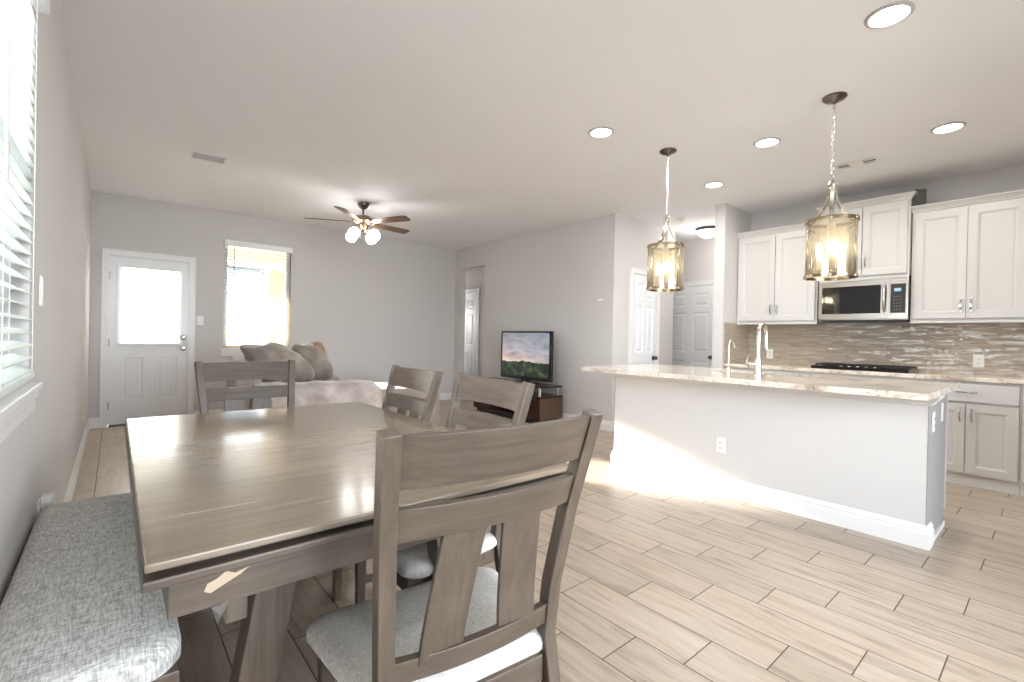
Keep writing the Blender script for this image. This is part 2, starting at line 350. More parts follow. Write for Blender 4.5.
# ------------------------------------------------------------------ mesh helpers
class MB:
    def __init__(s, mat=None): s.b = bmesh.new(); s.M = mat or Matrix.Identity(4)
    def v(s, p): return s.b.verts.new(s.M @ Vector(p))
    def face(s, vs, smooth=False):
        try: f = s.b.faces.new(vs); f.smooth = smooth; return f
        except ValueError: return None
    def box(s, x0, x1, y0, y1, z0, z1):
        v = [s.v((x, y, z)) for z in (z0, z1) for y in (y0, y1) for x in (x0, x1)]
        for q in ((0, 2, 3, 1), (4, 5, 7, 6), (0, 1, 5, 4), (2, 6, 7, 3), (0, 4, 6, 2), (1, 3, 7, 5)): s.face([v[i] for i in q])
        return s
    def quad(s, *p): s.face([s.v(q) for q in p]); return s
    def prism(s, poly, z0, z1):
        a = [s.v((x, y, z0)) for x, y in poly]; b = [s.v((x, y, z1)) for x, y in poly]
        s.face(a[::-1]); s.face(b); n = len(poly)
        for i in range(n): s.face([a[i], a[(i+1) % n], b[(i+1) % n], b[i]])
        return s
    def sweep(s, pts, w, h, side=(1, 0, 0), smooth=False, taper=None):
        """rectangular bar along pts; w along side, h along the third axis"""
        pts = [Vector(p) for p in pts]; side = Vector(side).normalized(); rings = []
        for i, p in enumerate(pts):
            t = (pts[min(i+1, len(pts)-1)] - pts[max(i-1, 0)]).normalized()
            sd = (side - t*side.dot(t)).normalized(); o = t.cross(sd)
            k = 1 if taper is None else taper[i]
            rings.append([s.v(p + sd*(a*w/2*k) + o*(b*h/2*k)) for a, b in ((-1, -1), (1, -1), (1, 1), (-1, 1))])
        s.face(rings[0][::-1]); s.face(rings[-1])
        for a, b in zip(rings, rings[1:]):
            for j in range(4): s.face([a[j], a[(j+1) % 4], b[(j+1) % 4], b[j]], smooth)
        return s
    def tube(s, pts, r, n=10, closed=False, cap=True):
        pts = [Vector(p) for p in pts]; rings = []; prev = None; N = len(pts)
        for i, p in enumerate(pts):
            if closed: t = (pts[(i+1) % N] - pts[i-1]).normalized()
            else: t = (pts[min(i+1, N-1)] - pts[max(i-1, 0)]).normalized()
            if prev is None: prev = t.orthogonal().normalized()
            u = (prev - t*prev.dot(t)).normalized(); prev = u; w = t.cross(u)
            rr = r if isinstance(r, (int, float)) else r[i]
            rings.append([s.v(p + u*math.cos(2*PI*k/n)*rr + w*math.sin(2*PI*k/n)*rr) for k in range(n)])
        pr = list(zip(rings, rings[1:])) + ([(rings[-1], rings[0])] if closed else [])
        for a, b in pr:
            for j in range(n): s.face([a[j], a[(j+1) % n], b[(j+1) % n], b[j]], True)
        if cap and not closed: s.face(rings[0][::-1]); s.face(rings[-1])
        return s
    def lathe(s, prof, c=(0, 0, 0), n=32, axis='Z'):
        """prof: [(r, z)]"""
        c = Vector(c); rings = []
        def P(r, a, z):
            if axis == 'Z': return c + Vector((r*math.cos(a), r*math.sin(a), z))
            if axis == 'X': return c + Vector((z, r*math.cos(a), r*math.sin(a)))
            return c + Vector((r*math.cos(a), z, r*math.sin(a)))
        for r, z in prof:
            if r < 1e-6: rings.append([s.v(P(0, 0, z))])
            else: rings.append([s.v(P(r, 2*PI*k/n, z)) for k in range(n)])
        for a, b in zip(rings, rings[1:]):
            for j in range(n):
                q = [a[j % len(a)], a[(j+1) % len(a)], b[(j+1) % len(b)], b[j % len(b)]]
                q2 = [];
                for x in q:
                    if x not in q2: q2.append(x)
                if len(q2) > 2: s.face(q2, True)
        return s
    def rings(s, outline, prof, cx=0, cy=0, crown=0.0):
        """stack of scaled outlines: prof = [(inset, z)], closed with a crowned cap"""
        R = []
        ext = max(max(abs(x) for x, y in outline), 1e-6); ey = max(max(abs(y) for x, y in outline), 1e-6)
        for ins, z in prof:
            R.append([s.v((cx + x*(1-ins/ext), cy + y*(1-ins/ey), z)) for x, y in outline])
        n = len(outline)
        for a, b in zip(R, R[1:]):
            for j in range(n): s.face([a[j], a[(j+1) % n], b[(j+1) % n], b[j]], True)
        s.face(R[0][::-1])
        last = R[-1]; ins, z = prof[-1]; base = 1-ins/ext
        for k in (0.8, 0.55, 0.3):
            zz = z + crown*(1-k*k)
            nr = [s.v((cx + x*base*k, cy + y*(1-ins/ey)*k, zz)) for x, y in outline]
            for j in range(n): s.face([last[j], last[(j+1) % n], nr[(j+1) % n], nr[j]], True)
            last = nr
        s.face(last, True)
        return s
    def panelled(s, u0, u1, v0, v1, t, openings, prof=((0, 0), (0.006, -0.006), (0.022, -0.007), (0.034, -0.001))):
        """slab in local x (across), z (up), front at y=-t; openings get moulded recesses"""
        us = sorted({u0, u1, *[o[0] for o in openings], *[o[1] for o in openings]})
        vs = sorted({v0, v1, *[o[2] for o in openings], *[o[3] for o in openings]})
        for a, b in zip(us, us[1:]):
            for c, d in zip(vs, vs[1:]):
                if any(o[0]-1e-6 <= a and b <= o[1]+1e-6 and o[2]-1e-6 <= c and d <= o[3]+1e-6 for o in openings): continue
                s.box(a, b, -t, 0, c, d)
        for o in openings:
            prev = None
            for ins, dp in prof:
                y = -t - dp
                r = [s.v(p) for p in ((o[0]+ins, y, o[2]+ins), (o[1]-ins, y, o[2]+ins), (o[1]-ins, y, o[3]-ins), (o[0]+ins, y, o[3]-ins))]
                if prev:
                    for j in range(4): s.face([prev[j], prev[(j+1) % 4], r[(j+1) % 4], r[j]])
                prev = r
            s.face(prev)
            s.quad((o[0], -t*0.3, o[2]), (o[1], -t*0.3, o[2]), (o[1], -t*0.3, o[3]), (o[0], -t*0.3, o[3]))
        return s
    def build(s, name, mat, parent=None, bevel=0.0, loc=None, recalc=True, segs=2):
        if recalc: bmesh.ops.recalc_face_normals(s.b, faces=s.b.faces)
        for e in s.b.edges:
            if len(e.link_faces) == 2 and e.calc_face_angle(0) > 0.7: e.smooth = False
        me = bpy.data.meshes.new(name)
        s.b.to_mesh(me); s.b.free()
        if mat: me.materials.append(M[mat] if isinstance(mat, str) else mat)
        o = bpy.data.objects.new(name, me); COL.objects.link(o)
        if bevel:
            bv = o.modifiers.new('bevel', 'BEVEL'); bv.width = bevel; bv.segments = segs; bv.limit_method = 'ANGLE'; bv.angle_limit = 0.7
        if parent: o.parent = parent
        if loc: o.location = loc
        return o

def tag(o, label=None, cat=None, group=None, kind=None):
    if label: o['label'] = label
    if cat: o['category'] = cat
    if group: o['group'] = group
    if kind: o['kind'] = kind
    return o
def empty(name, label, cat, loc=(0, 0, 0), rz=0, group=None):
    o = bpy.data.objects.new(name, None); COL.objects.link(o); o.empty_display_size = 0.1
    o.location = loc; o.rotation_euler = (0, 0, rz); tag(o, label, cat, group); return o
def struct(o): o['kind'] = 'structure'; return o
def children(o): return [c for c in COL.objects if c.parent == o]
def copy_tree(o, parent=None):
    c = o.copy(); COL.objects.link(c)
    if parent: c.parent = parent
    for ch in [x for x in list(COL.objects) if x.parent == o]: copy_tree(ch, c)
    return c
def faceX(x, y0, z=0, sgn=-1):
    """local x -> world Y (decreasing when facing -X), local -y -> facing -X"""
    return Matrix.Translation((x, y0, z)) @ Matrix.Rotation(-PI/2, 4, 'Z')
def rounded(hx, hy, r, n=6, taper=1.0):
    """rounded rectangle outline; taper scales x on the -y side"""
    pts = []
    for cx, cy, a0 in ((hx-r, hy-r, 0), (-hx+r, hy-r, PI/2), (-hx+r, -hy+r, PI), (hx-r, -hy+r, 1.5*PI)):
        for i in range(n+1):
            a = a0 + PI/2*i/n; x = cx + r*math.cos(a); y = cy + r*math.sin(a)
            k = 1 + (taper-1)*(0.5 - y/(2*hy)); pts.append((x*k, y))
    return pts

# ------------------------------------------------------------------ the room shell
T = 0.13
struct(MB().box(-0.13, 8.2, YF-0.13, 9.2, -0.12, 0.0).build('floor', 'floor'))
struct(MB().box(-0.13, 8.2, YF-0.13, 9.2, H, H+0.15).build('ceiling', 'ceil'))
WY0, WY1, WZ0, WZ1 = 0.5, 2.30, 0.97, 2.31
b = MB()
b.box(-T, 0, YF, WY0, 0, H); b.box(-T, 0, WY1, YB+T, 0, H); b.box(-T, 0, WY0, WY1, 0, WZ0); b.box(-T, 0, WY0, WY1, WZ1, H)
struct(b.build('wall_left', 'wall'))
DX0, DX1, DZ = 0.165, 0.955, 2.045
BX0, BX1, BZ0, BZ1 = 1.34, 2.175, 0.93, 2.385
b = MB()
for q in ((0, DX0, 0, H), (DX0, DX1, DZ, H), (DX1, BX0, 0, H), (BX0, BX1, 0, BZ0), (BX0, BX1, BZ1, H), (BX1, XT+0.12, 0, H)):
    b.box(q[0], q[1], YB, YB+T, q[2], q[3])
struct(b.build('wall_back', 'wall'))
OY0, OY1, OZ = 6.41, 7.14, 2.39
b = MB()
b.box(XT, XT+0.12, YT+0.12, OY0, 0, H); b.box(XT, XT+0.12, OY1, YB, 0, H); b.box(XT, XT+0.12, OY0, OY1, OZ, H)
struct(b.build('wall_tv', 'wall'))
# hall-side wall facing the camera, with a door opening
HX0, HX1 = 5.42, 5.965
b = MB()
b.box(XT, HX0, YT, YT+0.12, 0, H); b.box(HX1, 6.42, YT, YT+0.12, 0, H); b.box(HX0, HX1, YT, YT+0.12, 2.06, H)
struct(b.build('wall_hall', 'wall'))
struct(MB().box(6.30, 6.42, YT+0.12, 5.6, 0, H).build('wall_hall_inner', 'wall'))
XE = 7.24
EY0, EY1 = 3.42, 4.34
b = MB(); b.box(XE, XE+0.12, 2.0, EY0, 0, H); b.box(XE, XE+0.12, EY1, 5.6, 0, H); b.box(XE, XE+0.12, EY0, EY1, 2.05, H)
struct(b.build('wall_hall_end', 'wall'))
struct(MB().box(6.42, XE+0.12, 5.6, 5.72, 0, H).build('wall_entry', 'wall'))
struct(MB().box(5.56, XE, 2.545, 2.665, 0, H).build('wall_stub', 'wall'))
struct(MB().box(XK, XK+0.13, YF, 2.545, 0, H).build('wall_kitchen', 'wall'))
# little passage behind the opening beside the television
PX = 5.62
struct(MB().box(PX, PX+0.12, 6.0, 7.42, 0, H).build('wall_passage', 'wall'))
b = MB(); b.box(PX, PX+0.12, 7.42, 7.44, 0, 2.06); b.box(PX, PX+0.12, 8.22, 8.6, 0, H); b.box(PX, PX+0.12, 7.42, 8.22, 2.06, H)
struct(b.build('wall_passage_far', 'wall'))
struct(MB().box(XT, PX, 8.6, 8.72, 0, H).build('wall_passage_end', 'wall'))
struct(MB().box(XT+0.0, XT+0.12, YB+T, 8.6, 0, H).build('wall_passage_left', 'wall'))
struct(MB().box(XT+0.12, PX, 5.9, 6.0, 0, H).build('wall_passage_near', 'wall'))
# wall behind the camera; wide glazed door added to bring in fill daylight
b = MB(); b.box(0, 0.4, YF-T, YF, 0, H); b.box(3.4, XK, YF-T, YF, 0, H); b.box(0.4, 3.4, YF-T, YF, 2.4, H)
struct(b.build('wall_front', 'wall'))
sg = empty('fill_door', None, None); struct(sg)
b = MB()
for x in (0.44, 1.9, 3.36): b.box(x-0.04, x+0.04, YF-0.09, YF-0.03, 0.0, 2.4)
b.box(0.4, 3.4, YF-0.09, YF-0.03, 0, 0.08); b.box(0.4, 3.4, YF-0.09, YF-0.03, 2.32, 2.4)
b.build('door_frame', 'trim', sg)
MB().box(0.48, 3.32, YF-0.065, YF-0.06, 0.08, 2.32).build('pane', 'glass', sg)

def baseboard(name, p0, p1, nrm, h=0.125, mat='trim', parent=None):
    """stepped baseboard along p0->p1, standing on the side nrm"""
    p0 = Vector((*p0, 0)); p1 = Vector((*p1, 0)); n = Vector((*nrm, 0))
    prof = [(0.0, 0), (0.016, 0), (0.016, h-0.035), (0.011, h-0.028), (0.012, h-0.018), (0.007, h-0.006), (0.005, h), (0, h)]
    b = MB(); a = [b.v(p0 + n*d + Vector((0, 0, z))) for d, z in prof]; c = [b.v(p1 + n*d + Vector((0, 0, z))) for d, z in prof]
    for i in range(len(prof)): j = (i+1) % len(prof); b.face([a[i], a[j], c[j], c[i]])
    b.face(a[::-1]); b.face(c)
    return b.build(name, mat, parent)
e_ = 0.0005
struct(baseboard('baseboard_left', (e_, YF), (e_, YB-0.016), (1, 0)))
struct(baseboard('baseboard_back_corner', (0, YB-e_), (0.10, YB-e_), (0, -1)))
struct(baseboard('baseboard_back', (1.02, YB-e_), (XT, YB-e_), (0, -1)))
struct(baseboard('baseboard_tv', (XT-e_, YT-0.016), (XT-e_, OY0), (-1, 0)))
struct(baseboard('baseboard_tv_end', (XT-e_, OY1), (XT-e_, YB-0.016), (-1, 0)))
struct(baseboard('baseboard_hall', (XT, YT-e_), (5.35, YT-e_), (0, -1)))
struct(baseboard('baseboard_hall_right', (6.035, YT-e_), (6.42, YT-e_), (0, -1)))
struct(baseboard('baseboard_stub', (5.56-e_, 2.545), (5.56-e_, 2.665), (-1, 0)))
struct(baseboard('baseboard_stub_hall', (5.56, 2.665+e_), (XE, 2.665+e_), (0, 1)))
struct(baseboard('baseboard_passage', (PX-e_, 6.0), (PX-e_, 7.35), (-1, 0)))

# ---- casings: local x across, z up, casing proud of -y
def casing(b, u0, u1, z1, w=0.068, t=0.018, z0=0.0):
    for (a, c, d, e) in ((u0-w, u0, z0, z1+w), (u1, u1+w, z0, z1+w), (u0, u1, z1, z1+w)):
        b.box(a, c, -t, 0, d, e)
    # outer back-band
    for (a, c, d, e) in ((u0-w-0.002, u0-w+0.014, z0, z1+w), (u1+w-0.014, u1+w+0.002, z0, z1+w), (u0-w, u1+w, z1+w-0.014, z1+w+0.002)):
        b.box(a, c, -t-0.007, 0, d, e)
    return b

# ---- door_1: half-glazed back door
d1 = empty('door_1', None, None, (0, 0, 0)); struct(d1)
MBT = Matrix.Translation((0, YB, 0))
casing(MB(MBT), 0.170, 0.950, 2.040).build('casing', 'trim', d1, 0.002)
b = MB(Matrix.Translation((0, YB+0.06, 0)))
gx0, gx1, gz0, gz1 = 0.27, 0.85, 0.985, 1.935
b.panelled(0.177, 0.943, 0.025, 2.032, 0.044, [(gx0, gx1, gz0, gz1), (0.30, 0.495, 0.32, 0.825), (0.64, 0.835, 0.32, 0.825)])
bm = b.b
slab = b
# open the glazed part: drop faces lying inside the light opening
kill = [f for f in bm.faces if all(gx0-1e-4 <= (v.co.x) <= gx1+1e-4 and gz0-1e-4 <= v.co.z <= gz1+1e-4 for v in f.verts)
        and not all(abs(v.co.x-gx0) < 1e-4 for v in f.verts) and not all(abs(v.co.x-gx1) < 1e-4 for v in f.verts)
        and not all(abs(v.co.z-gz0) < 1e-4 for v in f.verts) and not all(abs(v.co.z-gz1) < 1e-4 for v in f.verts)]
bmesh.ops.delete(bm, geom=kill, context='FACES')
sl = b.build('door_slab', 'doorp', d1)
b = MB(MBT)
fy0, fy1 = 0.005, 0.030
for q in ((gx0-0.03, gx0+0.012, gz0-0.03, gz1+0.03), (gx1-0.012, gx1+0.03, gz0-0.03, gz1+0.03), (gx0+0.012, gx1-0.012, gz0-0.03, gz0+0.012), (gx0+0.012, gx1-0.012, gz1-0.012, gz1+0.03)):
    b.box(q[0], q[1], fy0, fy1, q[2], q[3])
b.build('glazing_frame', 'doorp', d1, 0.003)
MB(MBT).box(gx0, gx1, 0.036, 0.040, gz0, gz1).build('pane', 'glass', d1)
MB(MBT).box(0.18, 0.94, -0.004, 0.10, 0.0005, 0.022).build('threshold', 'bronze', d1)
def knob(parent, M4, r=0.027, mat='nickel'):
    b = MB(M4)
    b.lathe([(0.0, 0), (0.033, 0), (0.033, -0.006), (0.014, -0.010), (0.011, -0.030), (r*0.9, -0.036), (r, -0.048), (r*0.85, -0.062), (0, -0.066)], axis='Y', n=20)
    return b.build('knob', mat, parent)
knob(d1, Matrix.Translation((0.897, YB+0.016, 0.935)))
b = MB(Matrix.Translation((0.897, YB+0.016, 1.075)))
b.lathe([(0, 0), (0.031, 0), (0.031, -0.010), (0.02, -0.016), (0, -0.016)], axis='Y', n=20); b.box(-0.014, 0.014, -0.03, -0.014, -0.004, 0.004)
b.build('deadbolt', 'nickel', d1)
b = MB(MBT)
for z in (0.25, 1.0, 1.8): b.lathe([(0, -0.045), (0.007, -0.045), (0.007, 0.045), (0, 0.045)], (0.172, -0.004, z), n=8)
b.build('hinge', 'nickel', d1)
b = MB(MBT)
b.box(0.1655, 0.1765, 0.0, 0.125, 0.0225, 2.0445); b.box(0.9435, 0.9545, 0.0, 0.125, 0.0225, 2.0445); b.box(0.1765, 0.9435, 0.0, 0.125, 2.033, 2.0445)
b.box(0.1765, 0.19, 0.062, 0.08, 0.0225, 2.033); b.box(0.93, 0.9435, 0.062, 0.08, 0.0225, 2.033); b.box(0.19, 0.93, 0.062, 0.08, 2.018, 2.033)
b.build('jamb', 'trim', d1)
# mini blind on the door light
bl = empty('door_blind', 'white mini blind covering the glass of the back door', 'blind', (0.56, YB, 0))
b = MB()
n = 46
for i in range(n):
    z = gz0+0.03 + i*(gz1-gz0-0.05)/n
    b.sweep([(gx0-0.56+0.014, -0.012, z), (gx1-0.56-0.014, -0.012, z)], 0.022, 0.0008, side=(0, 0.5, -0.86))
b.build('slats', 'slatd', bl)
MB().box(gx0-0.56+0.010, gx1-0.56-0.010, -0.024, 0.004, gz1-0.028, gz1-0.002).build('headrail', 'plastic', bl, 0.002)
MB().box(gx0-0.575, gx1-0.545, -0.026, 0.004, gz0-0.008, gz0+0.014).build('bottom_rail', 'plastic', bl, 0.002)
MB().tube([(gx0-0.56+0.09, -0.028, gz1-0.03), (gx0-0.56+0.095, -0.030, gz1-0.46)], 0.0035, 6).build('wand', 'plastic', bl)

# ---- six-panel interior doors
def six_panel(name, M4, w, h=2.03, t=0.035, knob_u=None, cas=True, jamb=0.11):
    r = empty(name, None, None); struct(r)
    b = MB(M4 @ Matrix.Translation((0, 0.02, 0)))
    s_, mid = 0.11*w/0.76, 0.10*w/0.76
    uL = (s_, w/2-mid/2); uR = (w/2+mid/2, w-s_)
    ops = []
    for (a, c) in ((0.24, 0.86), (1.00, 1.62), (1.72, 1.92)):
        for (p, q) in (uL, uR): ops.append((p, q, a, c))
    b.panelled(0.003, w-0.003, 0.012, h, t, ops, ((0, 0), (0.010, -0.012), (0.026, -0.012), (0.044, -0.002)))
    b.build('door_slab', 'doorp', r)
    b = MB(M4)
    b.box(-0.008, 0.0025, 0.0, 0.10, 0.001, h+0.02); b.box(w-0.0025, w+0.008, 0.0, 0.10, 0.001, h+0.02); b.box(0.0025, w-0.0025, 0.0, 0.10, h+0.003, h+0.02)
    b.box(-0.01, 0.015, 0.022, 0.04, 0.001, h+0.02); b.box(w-0.015, w+0.01, 0.022, 0.04, 0.001, h+0.02); b.box(0.015, w-0.015, 0.022, 0.04, h-0.01, h+0.02)
    b.build('jamb', 'trim', r)
    if cas: casing(MB(M4), -0.01, w+0.01, h+0.01).build('casing', 'trim', r, 0.002)
    if knob_u is not None: knob(r, M4 @ Matrix.Translation((knob_u, -0.015, 0.92)), 0.026, 'bronze')
    return r
six_panel('door_2', Matrix.Translation((HX0+0.008, YT, 0)), HX1-HX0-0.016, knob_u=HX1-HX0-0.066)
six_panel('door_3', faceX(XE, EY1-0.01), EY1-EY0-0.02, knob_u=EY1-EY0-0.10)
six_panel('door_6', faceX(PX, 8.215), 0.79, knob_u=0.06)

# ---- window_1 (left wall) with wide white blinds, window_2 (back wall) with cream blinds
def window(name, M4, w, z0, z1, depth=T, mid=True):
    r = empty(name, None, None); struct(r)
    b = MB(M4)
    y0, y1 = depth-0.055, depth-0.005
    f = 0.045
    b.box(0, f, y0, y1, z0, z1); b.box(w-f, w, y0, y1, z0, z1); b.box(f, w-f, y0, y1, z0, z0+f); b.box(f, w-f, y0, y1, z1-f, z1)
    zm = (z0+z1)/2
    if mid: b.box(f, w-f, y0, y1, zm-0.02, zm+0.02)
    if mid: b.box(w/2-0.03, w/2+0.03, y0, y1, z0+f, z1-f)
    b.build('window_frame', 'trim', r)
    MB(M4).box(f, w-f, depth-0.032, depth-0.028, z0+f, z1-f).build('pane', 'glass', r)
    b = MB(M4); b.box(-0.035, w+0.035, -0.032, 0.0, z0-0.028, z0-0.002); b.box(0.001, w-0.001, 0.0, depth-0.056, z0-0.028+0.0285, z0+0.012)
    b.build('window_sill', 'trim', r, 0.004)
    b = MB(M4); b.box(-0.03, w+0.03, -0.016, -0.0005, z0-0.10, z0-0.029); b.box(-0.03, w+0.03, -0.024, -0.016, z0-0.055, z0-0.029)
    b.build('window_apron', 'trim', r, 0.003)
    return r
# left wall: facing +X; local x -> world Y increasing, local -y -> +X
ML = Matrix.Translation((0, WY0, 0)) @ Matrix.Rotation(PI/2, 4, 'Z')
window('window_1', ML, WY1-WY0, WZ0, WZ1)
window('window_2', Matrix.Translation((BX0, YB, 0)), BX1-BX0, BZ0, BZ1, mid=False)

def blind(label, M4, w, z0, z1, tilt, mat, pitch=0.043, sw=0.05, yc=0.03, wand_u=0.12, wand_len=0.75, vout=0.04):
    r = empty('window_blind', label, 'blind'); r.matrix_world = M4
    b = MB(); z = z0 + 0.05
    while z < z1-0.09:
        c, s_ = math.cos(tilt), math.sin(tilt)
        pts = []
        a = [b.v((0.006, yc + c*q*sw/2, z + s_*q*sw/2 + (1-q*q)*0.003)) for q in (-1, 0, 1)]
        d = [b.v((w-0.006, yc + c*q*sw/2, z + s_*q*sw/2 + (1-q*q)*0.003)) for q in (-1, 0, 1)]
        a2 = [b.v((0.006, yc + c*q*sw/2, z + s_*q*sw/2 + (1-q*q)*0.003 - 0.0028)) for q in (-1, 0, 1)]
        d2 = [b.v((w-0.006, yc + c*q*sw/2, z + s_*q*sw/2 + (1-q*q)*0.003 - 0.0028)) for q in (-1, 0, 1)]
        for i in (0, 1): b.face([a[i], a[i+1], d[i+1], d[i]]); b.face([a2[i], d2[i], d2[i+1], a2[i+1]])
        b.face([a[0], d[0], d2[0], a2[0]]); b.face([a[2], a2[2], d2[2], d[2]])
        b.face([a[0], a2[0], a2[1], a[1]]); b.face([a[1], a2[1], a2[2], a[2]]); b.face([d[0], d[1], d2[1], d2[0]]); b.face([d[1], d[2], d2[2], d2[1]])
        z += pitch
    b.build('slats', mat, r)
    MB().box(0.004, w-0.004, yc-0.028, yc+0.028, z1-0.055, z1-0.003).build('headrail', 'plastic', r)
    MB().box(-0.012, w+0.012, -vout, -0.0, z1-0.065, z1+0.012).build('valance', 'trim', r, 0.005)
    MB().box(0.006, w-0.006, yc-0.027, yc+0.027, z0+0.016, z0+0.036).build('bottom_rail', mat, r, 0.003)
    k = max(2, int(w/0.55)+1)
    for i in range(k):
        b = MB(); u = 0.07 + (w-0.14)*i/(k-1)
        for dy in (-0.027, 0.027): b.tube([(u, yc+dy, z0+0.03), (u, yc+dy, z1-0.05)], 0.0011, 5)
        b.build('ladder_cord', 'plastic', r)
    MB().tube([(wand_u, yc-0.036, z1-0.06), (wand_u+0.004, yc-0.040, z1-0.06-wand_len)], 0.004, 6).build('wand', 'plastic' if mat == 'slat' else 'darkgrey', r)
    return r
blind('wide white slatted blind on the window at the left edge', ML, WY1-WY0, WZ0, WZ1, 0.30, 'slat', yc=0.012, vout=0.04, wand_u=1.1)
blind('cream slatted blind on the tall window beside the back door', Matrix.Translation((BX0, YB, 0)), BX1-BX0, BZ0, BZ1, 0.0, 'slatc', pitch=0.043, wand_u=0.11, wand_len=0.95, vout=0.035)

# ------------------------------------------------------------------ outside
struct(MB().box(-14, 16, YB+T, 30, -0.16, -0.06).build('ground', 'concrete'))
struct(MB().box(-14, -0.13, -16, YB+T, -0.16, -0.06).build('ground_side', 'concrete'))
struct(MB().box(-0.13, 16, -16, YF-0.13, -0.16, -0.06).build('ground_front', 'concrete'))
struct(MB().box(0.0, 5.2, YB+T, 10.6, 2.56, 2.66).build('ceiling_patio', 'soffit'))
pp = empty('patio_post', 'cream square post of the covered patio outside the window', 'post', (2.75, 10.4, -0.06))
MB().box(-0.2, 0.2, -0.13, 0.13, 0.0, 2.62).build('shaft', 'soffit', pp)
MB().box(-0.23, 0.23, -0.16, 0.16, 0.0, 0.12).build('plinth', 'soffit', pp)
hs = empty('neighbour_house', 'blue-grey neighbouring house seen through the back window', 'house', (1.2, 15.0, -0.06))
MB().box(-1.6, 2.2, 0, 4, 0, 3.0).build('wall', 'siding', hs)
MB(Matrix.Translation((0, 0, 3.0))).prism([(-1.9, -0.3), (2.5, -0.3), (2.5, 4.3), (-1.9, 4.3)], 0, 0.12).build('roof', 'darkgrey', hs)
fe = MB()
for i in range(60): fe.box(-9+i*0.3, -9+i*0.3+0.285, 0, 0.02, 0, 1.8)
fe.box(-9, 9, 0.02, 0.06, 0.4, 0.5); fe.box(-9, 9, 0.02, 0.06, 1.4, 1.5)
tag(fe.build('fence', 'fence', None, loc=(1, 13.0, -0.06)), 'pale board fence at the far end of the back yard', 'fence')

# ------------------------------------------------------------------ ceiling fixtures
def downlight(x, y, label, first=[None]):
    if first[0] is None:
        r = empty('recessed_light', label, 'ceiling light', (x, y, H), group='recessed lights in the ceiling')
        b = MB(); b.lathe([(0.078, -0.0005), (0.098, -0.0005), (0.096, -0.006), (0.080, -0.010), (0.078, -0.004)], n=36); b.build('trim_ring', 'ringgrey', r)
        b = MB(); b.lathe([(0, -0.003), (0.0795, -0.003)], n=36); b.build('lens', 'can', r)
        first[0] = r
    else:
        r = copy_tree(first[0]); r.location = (x, y, H); r['label'] = label
    add_light('downlight_lamp', 'AREA', (x, y, H-0.02), 6.5, (1, 0.98, 0.95), shape='DISK', size=0.13)
    return r
downlight(3.066, 0.578, 'large round recessed light at the top right, nearest the camera')
downlight(3.066, 2.34, 'round recessed light left of both hanging pendants')
downlight(4.167, 1.56, 'round recessed light between the two pendants')
downlight(4.851, 2.332, 'small round recessed light just right of the far pendant, above the white wall end')
downlight(4.845, 0.577, 'round recessed light above the right-hand wall cabinets')

def vent(name, label, x, y, L, Wd, rz, louvres=True):
    r = empty(name, label, 'ceiling vent', (x, y, H), rz)
    b = MB(); f = 0.013
    for q in ((-L/2, L/2, -Wd/2, -Wd/2+f), (-L/2, L/2, Wd/2-f, Wd/2), (-L/2, -L/2+f, -Wd/2+f, Wd/2-f), (L/2-f, L/2, -Wd/2+f, Wd/2-f)):
        b.box(q[0], q[1], q[2], q[3], -0.010, -0.0005)
    b.build('frame', 'plastic', r, 0.002)
    b = MB(); k = 6 if louvres else 2
    for i in range(k):
        y_ = -Wd/2+f + (i+0.5)*(Wd-2*f)/k
        b.sweep([(-L/2+f, y_, -0.007), (L/2-f, y_, -0.007)], 0.009, 0.0010, side=(0, 0.25, 0.97))
    b.build('louvres', 'plastic', r)
    MB().box(-L/2+f, L/2-f, -Wd/2+f, Wd/2-f, -0.0012, -0.0004).build('dark_backing', 'darkgrey', r)  # flat dark sheet; shade inside the vent put into its colour
    return r
vent('ceiling_vent', 'small grey rectangular vent in the ceiling above the back door', 0.865, 5.11, 0.27, 0.19, 0)
v2 = vent('ceiling_vent', 'white register with two dark openings above the microwave cabinet', 5.18, 1.21, 0.30, 0.15, PI/2, False)
MB().box(-0.05, 0.05, -0.055, 0.055, -0.012, -0.008).build('centre_plate', 'plastic', v2)
sm = empty('smoke_detector', 'small round white smoke detector on the hall ceiling', 'smoke detector', (5.82, 3.237, H))
b = MB(); b.lathe([(0.0, -0.036), (0.045, -0.036), (0.058, -0.028), (0.066, -0.010), (0.066, -0.0005)], n=28); b.build('cover', 'plastic', sm)
b = MB(); b.lathe([(0, -0.041), (0.012, -0.041), (0.014, -0.036), (0, -0.0355)], n=16); b.build('test_button', 'plastic', sm)
fl = empty('flush_light', 'glowing bowl-shaped flush light on the hall ceiling', 'ceiling light', (6.564, 3.267, H))
b = MB(); b.lathe([(0, -0.0005), (0.15, -0.0005), (0.155, -0.02), (0.14, -0.045), (0.0, -0.045)], n=32); b.build('pan', 'bronze', fl)
b = MB(); b.lathe([(0.135, -0.046), (0.13, -0.075), (0.10, -0.11), (0.05, -0.128), (0, -0.132)], n=32); b.build('bowl', 'shade', fl)
add_light('hall_lamp', 'POINT', (6.564, 3.267, H-0.22), 3.5, (1, 0.94, 0.86), shadow_soft_size=0.12)

add_light('passage_fill', 'POINT', (5.30, 8.45, 1.5), 7, (1, 0.98, 0.95), shadow_soft_size=0.12)  # added fill light without a fixture, brightens the passage door

